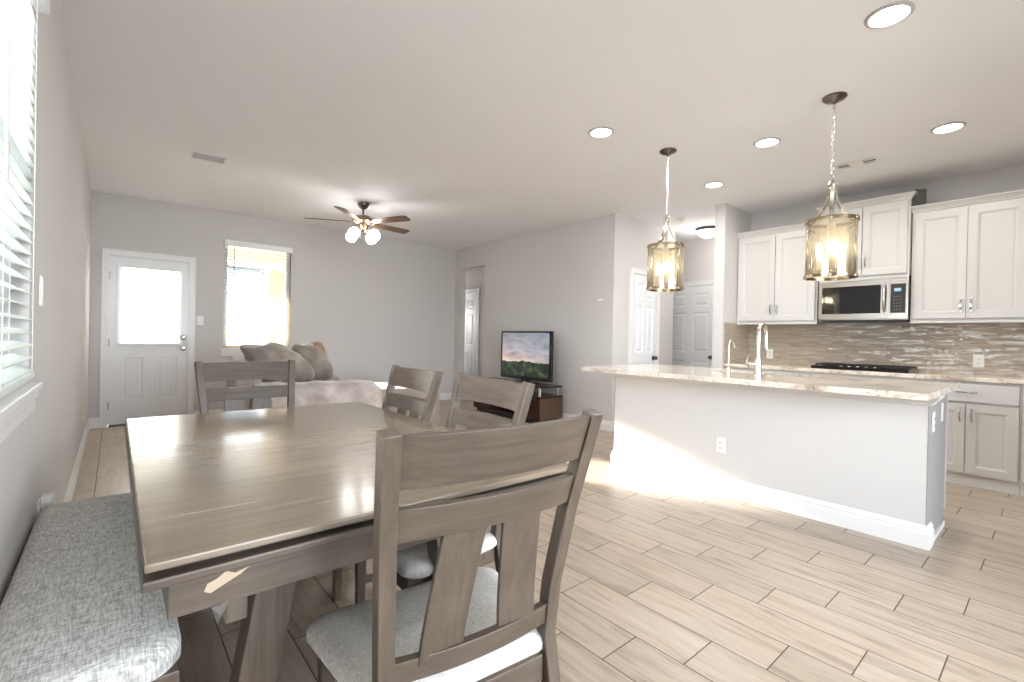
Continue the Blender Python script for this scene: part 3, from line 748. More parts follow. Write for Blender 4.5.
# ---- ceiling fan with light kit
fx, fy = 2.511, 5.537
fan = empty('ceiling_fan', 'five-blade ceiling fan with brown wood blades and lit glass shades', 'ceiling fan', (fx, fy, H))
b = MB(); b.lathe([(0, -0.0005), (0.068, -0.0005), (0.07, -0.02), (0.052, -0.055), (0.03, -0.075), (0, -0.08)], n=28); b.build('canopy', 'bronze', fan)
b = MB(); b.tube([(0, 0, -0.06), (0, 0, -0.17)], 0.012, 12); b.build('downrod', 'bronze', fan)
b = MB(); b.lathe([(0, -0.15), (0.03, -0.152), (0.085, -0.165), (0.125, -0.19), (0.13, -0.22), (0.115, -0.245), (0.07, -0.262), (0.06, -0.30), (0.045, -0.335), (0.02, -0.35), (0, -0.352)], n=32); b.build('motor_housing', 'antique', fan)
for i, a in enumerate((9, 81, 153, 225, 297)):
    a = math.radians(a); R = Matrix.Translation((0, 0, -0.235)) @ Matrix.Rotation(a, 4, 'Z') @ Matrix.Rotation(math.radians(-12), 4, 'X')
    b = MB(R); b.sweep([(0.09, 0, 0), (0.15, 0, -0.006), (0.22, 0, -0.004)], 0.05, 0.006, side=(0, 1, 0)); b.lathe([(0, -0.008), (0.008, -0.008), (0.008, 0.004), (0, 0.004)], (0.2, 0.02, 0), 8)
    iron = b.build('blade_iron', 'antique', fan)
    out = []
    for (x, hw) in ((0.16, 0.045), (0.20, 0.052), (0.35, 0.060), (0.50, 0.066), (0.60, 0.068), (0.64, 0.062), (0.66, 0.045)): out.append((x, hw))
    poly = [(x, -h_) for x, h_ in out] + [(x, h_) for x, h_ in out[::-1]]
    b = MB(); b.prism(poly, -0.004, 0.004)
    bo = b.build('blade', 'bladewood', fan, 0.002); bo.matrix_local = R
for i, a in enumerate((30, 120, 210, 300)):
    a = math.radians(a); d = Vector((math.cos(a), math.sin(a), 0))
    b = MB(); b.tube([d*0.03+Vector((0, 0, -0.33)), d*0.09+Vector((0, 0, -0.335)), d*0.125+Vector((0, 0, -0.35))], 0.010, 8); b.build('arm', 'antique', fan)
    ax = (d*0.75 + Vector((0, 0, -1))).normalized(); q = ax.to_track_quat('Z', 'Y').to_matrix().to_4x4()
    b = MB(Matrix.Translation(d*0.125+Vector((0, 0, -0.345))) @ q)
    b.lathe([(0.022, 0.0), (0.045, 0.015), (0.062, 0.045), (0.066, 0.075), (0.058, 0.105), (0.04, 0.125), (0, 0.135)], n=24)
    b.build('lamp_shade', 'shade', fan)
b = MB(); b.tube([(0.02, -0.02, -0.35), (0.02, -0.02, -0.50)], 0.002, 5); b.tube([(-0.02, 0.02, -0.35), (-0.02, 0.02, -0.46)], 0.002, 5); b.build('pull_chain', 'antique', fan)

# ---- pendants over the island
PR, ZT, ZB = 0.145, 1.955, 1.595
def make_pendant(label):
    r = empty('pendant_light', label, 'pendant light', (0, 0, 0), group='drum pendants over the island')
    b = MB(); b.lathe([(0, H-0.0005), (0.068, H-0.0005), (0.07, H-0.008), (0.055, H-0.022), (0.02, H-0.030), (0.008, H-0.045), (0, H-0.045)], n=28); b.build('canopy', 'bronze', r)
    b = MB(); z = H-0.045; i = 0
    while z > 2.225:
        c = Vector((0, 0, z-0.014)); pts = []
        for k in range(12):
            t_ = 2*PI*k/12; h_ = math.sin(t_)*0.016; w_ = math.cos(t_)*0.0085
            pts.append(c + (Vector((w_, 0, h_)) if i % 2 else Vector((0, w_, h_))))
        b.tube(pts, 0.0022, 6, closed=True); z -= 0.0245; i += 1
    b.build('chain', 'chrome', r)
    b = MB(); b.tube([(0.004, 0, H-0.04), (-0.003, 0.003, 2.6), (0.004, -0.002, 2.4), (0, 0, 2.2)], 0.002, 6); b.build('cord', 'chrome', r)
    b = MB(); b.lathe([(0, 2.225), (0.008, 2.222), (0.020, 2.205), (0.026, 2.19), (0.020, 2.175), (0.03, 2.168), (0.012, 2.155), (0, 2.155)], n=20); b.build('hub', 'nickel', r)
    for k in range(3):
        a = math.radians(75 + 120*k); d = Vector((math.cos(a), math.sin(a), 0))
        pts = []
        for t_ in [i/10 for i in range(11)]:
            rad = 0.018 + (PR-0.026)*(t_**2.0); zz = 2.165 - (2.165-ZT-0.004)*t_ ** 0.9
            pts.append(d*rad + Vector((0, 0, zz)))
        b = MB(); b.sweep(pts, 0.022, 0.006, side=(-d.y, d.x, 0), smooth=True); b.build('arm', 'nickel', r)
    for nm, zc in (('top_rim', ZT), ('bottom_rim', ZB)):
        b = MB(); b.lathe([(PR-0.012, zc-0.009), (PR+0.005, zc-0.009), (PR+0.005, zc+0.009), (PR-0.012, zc+0.009), (PR-0.012, zc-0.009)], n=48)
        for k in range(6):
            a = math.radians(15+60*k); b.lathe([(0, zc-0.012), (0.007, zc-0.010), (0.009, zc), (0.007, zc+0.010), (0, zc+0.012)], ((PR+0.004)*math.cos(a), (PR+0.004)*math.sin(a), 0), 10)
        b.build(nm, 'rim', r)
    b = MB(); b.lathe([(PR-0.003, ZB), (PR-0.003, ZT)], n=64); b.lathe([(PR-0.006, ZB), (PR-0.006, ZT)], n=64); b.build('glass_drum', 'amber', r)
    for k in range(3):
        b = MB(); a = math.radians(15+120*k); b.tube([((PR+0.002)*math.cos(a), (PR+0.002)*math.sin(a), ZB), ((PR+0.002)*math.cos(a), (PR+0.002)*math.sin(a), ZT)], 0.0035, 8)
        b.build('side_rod', 'rim', r)
    b = MB(); b.tube([(0, 0, ZT+0.19), (0, 0, ZB+0.03)], 0.013, 12); b.lathe([(0, ZB+0.035), (0.02, ZB+0.03), (0.025, ZB+0.01), (0.01, ZB-0.005), (0, ZB-0.012)], n=18); b.build('stem', 'nickel', r)
    b = MB(); b.lathe([(0.024, ZB+0.045), (0.024, ZT-0.01)], n=24); b.build('inner_tube', 'frost', r)
    for k in range(3):
        a = math.radians(-20+120*k); d = Vector((math.cos(a), math.sin(a), 0)); c = d*0.062
        b = MB(); b.tube([d*0.01+Vector((0, 0, ZB+0.03)), d*0.04+Vector((0, 0, ZB+0.018)), c+Vector((0, 0, ZB+0.04))], 0.0045, 8)
        b.lathe([(0.0, 0.035), (0.016, 0.038), (0.018, 0.044), (0.007, 0.046), (0.007, 0.148), (0.0, 0.148)], c+Vector((0, 0, ZB)), 14); cn = b.build('candle', 'nickel', r)
        b = MB(); b.lathe([(0.008, 0.145), (0.017, 0.165), (0.019, 0.18), (0.013, 0.205), (0.003, 0.228), (0, 0.23)], c+Vector((0, 0, ZB)), 16); b.build('bulb', 'bulb', cn)
    return r
p1 = make_pendant('lit drum pendant on a chain over the far left end of the island')
p1.location = (3.758, 2.185, 0)
p2 = copy_tree(p1); p2.location = (3.758, 0.99, 0)
p2['label'] = 'lit drum pendant over the near right half of the island, larger in view'


# ------------------------------------------------------------------ wall plates
def outlet(M4, label, name='wall_outlet', kind='outlet', wplate=0.072, hplate=0.116, group=None):
    r = empty(name, label, kind, group=group); r.matrix_world = M4
    MB().box(-wplate/2, wplate/2, -0.006, -0.0005, -hplate/2, hplate/2).build('cover_plate', 'plastic', r, 0.002)
    if kind == 'outlet':
        for z in (-0.021, 0.021):
            b = MB(Matrix.Translation((0, -0.006, z))); b.lathe([(0, -0.0025), (0.015, -0.0025), (0.0165, 0)], axis='Y', n=20)
            s_ = b.build('socket', 'plastic', r)
            b = MB(); b.box(-0.0075, -0.0050, -0.0092, -0.0083, z-0.004, z+0.006); b.box(0.0050, 0.0075, -0.0092, -0.0083, z-0.004, z+0.006); b.box(-0.002, 0.002, -0.0092, -0.0083, z-0.010, z-0.006)
            b.build('slot', 'slot', s_)
    else:
        n_ = max(1, round(wplate/0.072 - 0.3))
        for i in range(n_):
            u = (i-(n_-1)/2)*0.046
            b = MB(); b.box(u-0.0165, u+0.0165, -0.008, -0.006, -0.033, 0.033); s_ = b.build('rocker', 'plastic', r, 0.001)
    return r
RX = lambda x, y, z: Matrix.Translation((x, y, z)) @ Matrix.Rotation(-PI/2, 4, 'Z')   # facing -X
LX = lambda x, y, z: Matrix.Translation((x, y, z)) @ Matrix.Rotation(PI/2, 4, 'Z')    # facing +X
FY = lambda x, y, z: Matrix.Translation((x, y, z))                                     # facing -Y
XI = 3.77
outlet(RX(XI, 1.684, 0.371), 'white outlet on the long face of the island')
outlet(RX(6.214, 2.28, 1.03), 'white outlet on the backsplash left of the cooktop')
outlet(RX(6.214, 0.50, 1.035), 'white outlet on the backsplash right of the cooktop')
outlet(FY(1.075, YB, 1.30), 'white light switch beside the back door', 'light_switch', 'switch')
outlet(LX(0, 2.58, 1.30), 'white light switch on the left wall beside the blinds', 'light_switch', 'switch')
outlet(LX(0, 6.13, 0.343), 'white outlet low on the left wall near the back door')
outlet(LX(0, 2.60, 0.42), 'white outlet low on the left wall behind the bench end')
ad = empty('plug_adapter', 'white plug-in adapter in the outlet behind the bench end', 'adapter', (0.0085, 2.63, 0.44))
MB().box(0, 0.038, -0.028, 0.028, -0.05, 0.05).build('body', 'plastic', ad, 0.006)
MB().box(0.008, 0.030, -0.02, 0.02, -0.056, -0.050).build('port', 'slot', ad)
tn = MB().box(-0.002, 0.0, -0.05, 0.05, -0.012, 0.012).box(-0.012, -0.002, -0.045, 0.045, -0.009, 0.009).build('thermostat', 'plastic', None, 0.002, loc=(XT-0.0005, 3.90, 1.675))
tag(tn, 'small flat white sensor high on the television wall', 'sensor')

# ------------------------------------------------------------------ kitchen island
IY0, IY1 = 0.49, 2.69
isl = empty('kitchen_island', 'long white kitchen island with tall baseboard', 'kitchen island', (XI, (IY0+IY1)/2, 0))
IM = Matrix.Translation((-XI, -(IY0+IY1)/2, 0))
MB(IM).box(XI, XI+0.13, IY0+0.006, IY1-0.006, 0, 0.885).build('front_wall', 'island', isl)
for q in ((IY0, IY0+0.005), (IY1-0.005, IY1)): MB(IM).box(XI+0.002, XI+0.60, q[0], q[1], 0.0, 0.885).build('end_panel', 'islandshade', isl)
MB(IM).box(XI+0.13, XI+0.60, IY0+0.024, IY1-0.024, 0.08, 0.10).build('cabinet_floor', 'cab', isl)
MB(IM).box(XI+0.53, XI+0.55, IY0+0.024, IY1-0.024, 0.0, 0.08).build('toe_kick', 'cab', isl)
b = MB(IM); b.box(XI+0.60, XI+0.63, IY0-0.004, IY1+0.004, 0.10, 0.88); b.build('cabinet_front', 'cab', isl, 0.002)
def mould(b, path, prof):
    rows = []
    for (p, n_) in path: rows.append([b.v((p[0]+n_[0]*d, p[1]+n_[1]*d, z)) for d, z in prof])
    for a, c in zip(rows, rows[1:]):
        for i in range(len(prof)-1): b.face([a[i], a[i+1], c[i+1], c[i]])
    b.face(rows[0][::-1]); b.face(rows[-1])
    return b
base_prof = [(0.0005, 0.0), (0.018, 0), (0.018, 0.088), (0.013, 0.096), (0.015, 0.108), (0.009, 0.122), (0.006, 0.132), (0.0005, 0.132)]
MB(IM).box(XI+0.121, XI+0.55, IY0-0.012, IY0-0.0005, 0, 0.035).build('shoe_moulding', 'trim', isl)
pth = [((XI+0.12, IY0), (0, -1)), ((XI, IY0), (-1, -1)), ((XI, IY1), (-1, 1)), ((XI+0.55, IY1), (0, 1))]
mould(MB(IM), pth, base_prof).build('baseboard', 'trim', isl)
crown = [(0.0005, 0.815), (0.012, 0.82), (0.016, 0.832), (0.030, 0.845), (0.045, 0.862), (0.050, 0.878), (0.050, 0.884), (0.0005, 0.884)]
pth = [((XI+0.13, IY0), (0, -1)), ((XI, IY0), (-1, -1)), ((XI, IY1), (-1, 1)), ((XI+0.13, IY1), (0, 1))]
mould(MB(IM), pth, crown).build('moulding', 'island', isl)
outlet(FY(3.885, IY0, 0.715), 'white outlet on the island end, nearer the long face')
outlet(FY(4.21, IY0+0.004, 0.745), 'white switch plate on the island end, farther from the long face', 'light_switch', 'switch')
# worktop with a sink cut-out
KX0, KX1, KY0, KY1 = 3.31, 4.43, 0.432, 2.70
SX0, SX1, SY0, SY1 = 3.93, 4.31, 1.12, 1.86
b = MB()
for q in ((KX0, SX0, KY0, KY1), (SX1, KX1, KY0, KY1), (SX0, SX1, KY0, SY0), (SX0, SX1, SY1, KY1)): b.box(*q, 0.886, 0.92)
bmesh.ops.remove_doubles(b.b, verts=b.b.verts, dist=1e-5)
b.b.faces.ensure_lookup_table()
dup = {}
for f in b.b.faces: dup.setdefault(tuple(round(c, 4) for c in f.calc_center_median()), []).append(f)
bmesh.ops.delete(b.b, geom=[f for fs in dup.values() if len(fs) > 1 for f in fs], context='FACES')
tag(b.build('island_countertop', 'granite', None), 'cream and brown granite worktop on the island, overhanging its front', 'countertop')
sk = empty('sink', 'stainless undermount sink set in the island worktop', 'sink', ((SX0+SX1)/2, (SY0+SY1)/2, 0.885))
b = MB(); hx, hy = (SX1-SX0)/2, (SY1-SY0)/2
ro = rounded(hx+0.004, hy+0.004, 0.03, 4)
R0 = [b.v((x, y, 0)) for x, y in ro]; R1 = [b.v((x, y, -0.18)) for x, y in ro]; R2 = [b.v((x*0.9, y*0.93, -0.2)) for x, y in ro]
for a, c in ((R0, R1), (R1, R2)):
    for j in range(len(ro)): b.face([a[j], a[(j+1) % len(ro)], c[(j+1) % len(ro)], c[j]], True)
b.face(R2)
b.build('basin', 'steel', sk)
b = MB(); b.lathe([(0, -0.196), (0.04, -0.196), (0.045, -0.199)], n=20); b.build('drain', 'chrome', sk)
# main faucet
fa = empty('faucet', 'tall brushed nickel pull-down faucet on the island', 'faucet', (3.84, 1.455, 0.92))
b = MB(); b.lathe([(0, 0.0), (0.030, 0), (0.030, 0.008), (0.024, 0.014), (0.023, 0.10), (0.017, 0.13)], n=20)
pts = [(0, 0, 0.1), (0, 0, 0.28)]
for i in range(1, 13):
    a = PI*i/12; pts.append((0.065-0.065*math.cos(a), 0, 0.305+0.070*math.sin(a)))
rr = [0.0155]*len(pts)
b.tube(pts, rr, 12); b.build('spout', 'nickel', fa)
b = MB(); b.tube([(0.130, 0, 0.306), (0.131, 0, 0.27), (0.134, 0, 0.22), (0.136, 0, 0.19)], [0.012, 0.014, 0.018, 0.019], 12); b.build('spray_head', 'nickel', fa)
b = MB(); b.tube([(0, 0.0, 0.07), (0, 0.06, 0.068)], 0.016, 10); b.tube([(0, 0.058, 0.058), (0.0, 0.082, 0.085), (0.0, 0.072, 0.125), (0.0, 0.060, 0.15)], [0.015, 0.013, 0.010, 0.007], 8); b.build('handle', 'nickel', fa)
ff = empty('filter_faucet', 'slim gooseneck filter faucet left of the tall faucet', 'faucet', (3.84, 1.673, 0.92))
b = MB(); b.lathe([(0, 0), (0.018, 0), (0.018, 0.006), (0.011, 0.012), (0.011, 0.05), (0.008, 0.055)], n=16)
pts = [(0, 0, 0.05), (0, 0, 0.20)]
for i in range(1, 13):
    a = PI*1.05*i/12; pts.append((0.045-0.045*math.cos(a), 0, 0.205+0.05*math.sin(a)))
b.tube(pts, 0.006, 10); b.build('spout', 'nickel', ff)
b = MB(); b.tube([(0, 0.0, 0.06), (0, 0.035, 0.062)], 0.008, 8); b.tube([(0, 0.036, 0.054), (0, 0.036, 0.075)], 0.009, 8); b.build('handle', 'nickel', ff)

# ------------------------------------------------------------------ kitchen run along the right wall
XC = 5.62   # base cabinet face
def handle(parent, M4, L=0.10, vertical=True):
    b = MB(M4)
    z0, z1 = -L/2, L/2
    pts = [(0, -0.002, z0), (0, -0.026, z0+0.006), (0, -0.032, z0+0.03), (0, -0.033, 0), (0, -0.032, z1-0.03), (0, -0.026, z1-0.006), (0, -0.002, z1)]
    if not vertical: pts = [(z, y, 0) for x, y, z in pts]
    b.sweep(pts, 0.012, 0.006, side=(1, 0, 0) if vertical else (0, 0, 1))
    for p in (pts[0], pts[-1]): b.lathe([(0, 0), (0.007, 0), (0.007, -0.003), (0, -0.003)], (p[0], 0, p[2]), 10, 'Y')
    return b.build('handle', 'chrome', parent, 0.001)
CP = ((0, 0), (0.004, -0.003), (0.010, -0.004), (0.016, -0.010), (0.024, -0.008), (0.030, -0.009))
def cab_door(parent, M4, u0, u1, z0, z1, hu=None, hz=None):
    s_ = 0.058
    d = MB(M4).panelled(u0, u1, z0, z1, 0.02, [(u0+s_, u1-s_, z0+s_, z1-s_)], CP).build('cabinet_door', 'cab', parent)
    if hu is not None: handle(d, M4 @ Matrix.Translation((hu, -0.02, hz)))
    return d
def wall_cabinet(label, y1, y0, z0, z1, xf=5.90, top_crown=True, hz=None):
    """spans world y0..y1, facing -X; local x runs from y1 towards y0"""
    w = y1-y0; r = empty('wall_cabinet', label, 'cabinet', (xf, y1, z0), -PI/2)
    h = z1-z0; dep = XK-xf
    MB().box(0, w, 0.0, dep-0.001, 0.0, h).build('body', 'cab', r)
    rv = 0.02
    mid = w/2
    hz = 0.15 if hz is None else hz
    cab_door(r, Matrix.Identity(4), rv, mid-0.003, 0.022, h-0.02, mid-0.033, hz)
    cab_door(r, Matrix.Identity(4), mid+0.003, w-rv, 0.022, h-0.02, mid+0.033, hz)
    b = MB()
    mould(b, [((0, dep-0.001), (-1, 0)), ((0, 0), (-1, -1)), ((w, 0), (1, -1)), ((w, dep-0.001), (1, 0))],
          [(0.0, h-0.005), (0.008, h), (0.012, h+0.015), (0.028, h+0.035), (0.040, h+0.045), (0.042, h+0.055), (0.0, h+0.055)])
    b.build('crown_moulding', 'cab', r)
    MB().box(0, w, -0.006, 0.012, -0.02, 0.0).build('light_rail', 'cab', r, 0.003)
    return r
ZU = 1.39
wall_cabinet('two-door white wall cabinet at the left end, against the white wall end', 2.54, 1.70, ZU, 2.40)
mc = wall_cabinet('taller white two-door wall cabinet directly above the microwave', 1.675, 0.945, 1.82, 2.53, xf=5.86)
wall_cabinet('large two-door white wall cabinet right of the microwave', 0.936, 0.185, ZU, 2.40, hz=0.14)
wall_cabinet('white wall cabinet cut off by the right edge of the photo', 0.145, -0.75, ZU, 2.40)
# microwave
mw = empty('microwave', 'stainless over-the-range microwave with black glass door', 'microwave', (5.83, 1.667, 1.405), -PI/2)
w = 0.724; h = 0.400
MB().box(0, w, 0.022, 0.395, 0.0, h-0.005).build('body', 'steel', mw, 0.003)
b = MB(); b.panelled(0.0, 0.585, 0.012, h-0.012, 0.022, [(0.030, 0.520, 0.062, h-0.064)], ((0, 0), (0.004, -0.003)))
b.M = Matrix.Identity(4)
dd = b.build('microwave_door', 'steel', mw)
dd.location.y = 0.02
MB().box(0.031, 0.519, -0.0235, -0.0185, 0.063, h-0.065).build('door_glass', 'blackgl', dd)
b = MB(); b.tube([(0.550, -0.022, 0.075), (0.550, -0.048, 0.10), (0.550, -0.056, 0.20), (0.550, -0.048, 0.30), (0.550, -0.022, 0.325)], [0.011, 0.012, 0.013, 0.012, 0.011], 10); b.build('handle', 'nickel', dd)
MB().box(0.588, w, -0.002, 0.02, 0.012, h-0.012).build('side_frame', 'steel', mw)
cp = MB().box(0.594, w-0.018, -0.005, -0.001, 0.062, h-0.064).build('control_panel', 'black', mw)
MB().box(0.622, 0.672, -0.0065, -0.0055, h-0.135, h-0.105).build('display', 'lcd', cp)
b = MB()
for i in range(3):
    for j in range(5): b.box(0.618+i*0.022, 0.618+i*0.022+0.012, -0.0065, -0.0055, 0.09+j*0.03, 0.09+j*0.03+0.009)
b.build('keypad', 'darkgrey', cp)
MB().box(0.02, w-0.02, 0.03, 0.36, -0.012, 0.0).build('vent_grille', 'black', mw)
# added wedge standing in for the dark underside of the crown's return end
sp_ = empty('crown_return_wedge', 'small dark grey wedge standing in for the dark return of the microwave cabinet crown', 'crown_return', (5.915, 0.90, 2.4555))
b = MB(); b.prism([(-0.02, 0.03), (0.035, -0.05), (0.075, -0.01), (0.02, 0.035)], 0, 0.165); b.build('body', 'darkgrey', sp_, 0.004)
b = MB(); b.quad((-0.021, 0.0275, 0.008), (0.032, -0.0495, 0.008), (0.032, -0.0495, 0.155), (-0.021, 0.0275, 0.155)); b.build('front_sheet', 'darkgrey', sp_)
# base cabinets
def base_cabinet(label, y1, y0):
    w = y1-y0; r = empty('base_cabinet', label, 'cabinet', (XC, y1, 0), -PI/2)
    b = MB(); b.box(0, w, 0.0, XK-XC-0.001, 0.095, 0.875); b.box(0, w, 0.045, XK-XC-0.001, 0.0, 0.095); b.build('body', 'cab', r)
    MB().box(0, w, 0.030, 0.0445, 0.0005, 0.095).build('toe_kick', 'trim', r)
    mid = w/2
    d = MB().panelled(0.012, w-0.012, 0.705, 0.855, 0.02, []).build('drawer', 'cab', r, 0.003)
    handle(d, Matrix.Translation((mid, -0.02, 0.785)), 0.12, False)
    cab_door(r, Matrix.Identity(4), 0.012, mid-0.004, 0.115, 0.685, mid-0.035, 0.60)
    cab_door(r, Matrix.Identity(4), mid+0.004, w-0.012, 0.115, 0.685, mid+0.035, 0.60)
    return r
base_cabinet('white base cabinet with one drawer and two doors right of the island', 0.83, 0.205)
base_cabinet('white base cabinet below the cooktop, mostly behind the island', 1.70, 0.832)
base_cabinet('white base cabinet against the wall end, behind the island', 2.54, 1.702)
base_cabinet('white base cabinet at the right edge of the photo', 0.203, -0.75)
b = MB(); b.box(XC-0.03, XK-0.001, -0.78, 2.543, 0.876, 0.912); tag(b.build('wall_countertop', 'granite', None, 0.003), 'granite worktop on the cabinets along the kitchen wall', 'countertop')
b = MB(); b.box(XK-0.016, XK-0.0005, -0.78, 2.543, 0.913, ZU-0.003)
b2 = b.build('trim_2', 'mosaic', None); struct(b2)
b = MB(); b.box(XC-0.04, XK-0.017, 2.529, 2.5445, 0.913, ZU-0.003); struct(b.build('trim_3', 'mosaic', None))
# cooktop
ck = empty('cooktop', 'black gas cooktop with five silver knobs along its front', 'cooktop', (5.90, 1.285, 0.912))
MB().box(-0.245, 0.245, -0.385, 0.385, 0.0005, 0.030).build('glass_base', 'blackgl', ck, 0.003)
for k in range(3):
    y = -0.25+0.25*k
    b = MB()
    for yy in (-0.115, -0.058, 0, 0.058, 0.115): b.box(-0.15, 0.21, y+yy-0.008, y+yy+0.008, 0.036, 0.050)
    for xx in (-0.15, 0.03, 0.21): b.box(xx-0.008, xx+0.008, y-0.12, y+0.12, 0.036, 0.050)
    for xx in (-0.15, 0.21):
        for yy in (-0.115, 0.115): b.box(xx-0.006, xx+0.006, y+yy-0.008, y+yy+0.008, 0.012, 0.037)
    b.build('grate', 'iron', ck)
b = MB()
for y, x in ((-0.25, -0.06), (-0.25, 0.12), (0, 0.03), (0.25, -0.06), (0.25, 0.12)): b.lathe([(0, 0.028), (0.03, 0.026), (0.04, 0.018), (0.045, 0.012)], (x, y, 0), 20)
b.build('burner', 'iron', ck)
for k in range(5):
    b = MB(); b.lathe([(0, 0.040), (0.014, 0.038), (0.017, 0.030), (0.019, 0.012)], (-0.205, 0.135-0.0675*k, 0), 16); b.build('control_knob', 'chrome', ck)

# ------------------------------------------------------------------ dining table
TX0, TX1, TY0, TY1 = 0.266, 1.335, 0.992, 2.70
tcx, tcy = (TX0+TX1)/2, (TY0+TY1)/2
tb = empty('dining_table', 'grey-brown wooden trestle dining table with a double-edged top', 'table', (tcx, tcy, 0))
hx, hy = (TX1-TX0)/2, (TY1-TY0)/2
MB().box(-hx, hx, -hy, hy, 0.744, 0.760).build('tabletop', 'tabletop', tb, 0.004)
MB().box(-hx+0.03, hx-0.03, -hy+0.03, hy-0.03, 0.732, 0.744).build('spacer', 'black', tb)
MB().box(-hx-0.004, hx+0.004, -hy-0.004, hy+0.004, 0.714, 0.732).build('lower_top', 'woodX', tb, 0.004)
ai = 0.035; 
ax0, ay0 = -hx+ai, -hy+0.03
for q in ((ay0, ay0+0.022), (-ay0-0.022, -ay0)): MB().box(ax0, -ax0, q[0], q[1], 0.640, 0.714).build('end_apron', 'woodX', tb, 0.002)
for q in ((ax0, ax0+0.022), (-ax0-0.022, -ax0)): MB().box(q[0], q[1], ay0+0.022, -ay0-0.022, 0.640, 0.714).build('side_apron', 'woodY', tb, 0.002)
for ey in (-hy+0.32, hy-0.32):
    for sx in (-1, 1):
        b = MB(); b.sweep([(sx*0.235, ey, 0.64), (sx*0.345, ey, 0.0)], 0.095, 0.075, side=(1, 0, 0)); b.build('leg', 'woodZ', tb, 0.003)
    MB().box(-0.40, 0.40, ey-0.05, ey+0.05, 0.64, 0.715).build('cross_beam', 'woodX', tb, 0.003)
    pass
MB().box(-0.045, 0.045, -hy+0.372, hy-0.372, 0.65, 0.713).build('centre_rail', 'woodY', tb, 0.003)
for sx in (-1, 1): MB().prism([(sx*0.36, -hy+0.09), (sx*0.40, -hy+0.09), (sx*0.40, -hy+0.18), (sx*0.36, -hy+0.18)], 0.565, 0.70).build('bracket', 'woodZ', tb, 0.003)
yA = ay0-0.0012
b = MB(); P_ = [(-0.445, 0.674), (-0.44, 0.687), (-0.425, 0.692), (-0.41, 0.702), (-0.395, 0.694), (-0.37, 0.700), (-0.385, 0.690), (-0.435, 0.668)]
vv = [b.v((x, yA, z)) for x, z in P_]; b.face(vv); c = [b.v((x, yA+0.001, z)) for x, z in P_]; b.face(c[::-1])
for i in range(len(P_)): b.face([vv[i], vv[(i+1) % len(P_)], c[(i+1) % len(P_)], c[i]])
o = b.build('scar', 'chip', tb); o['label'] = 'pale torn patch on the apron'
b = MB(); P_ = [(-0.435, 0.642), (-0.405, 0.648), (-0.418, 0.625), (-0.425, 0.612)]
vv = [b.v((x, yA-0.004-0.004*i, z)) for i, (x, z) in enumerate(P_)]; b.face(vv); o = b.build('tape_scrap', 'tape', tb); o['label'] = 'scrap of clear tape hanging from the apron'

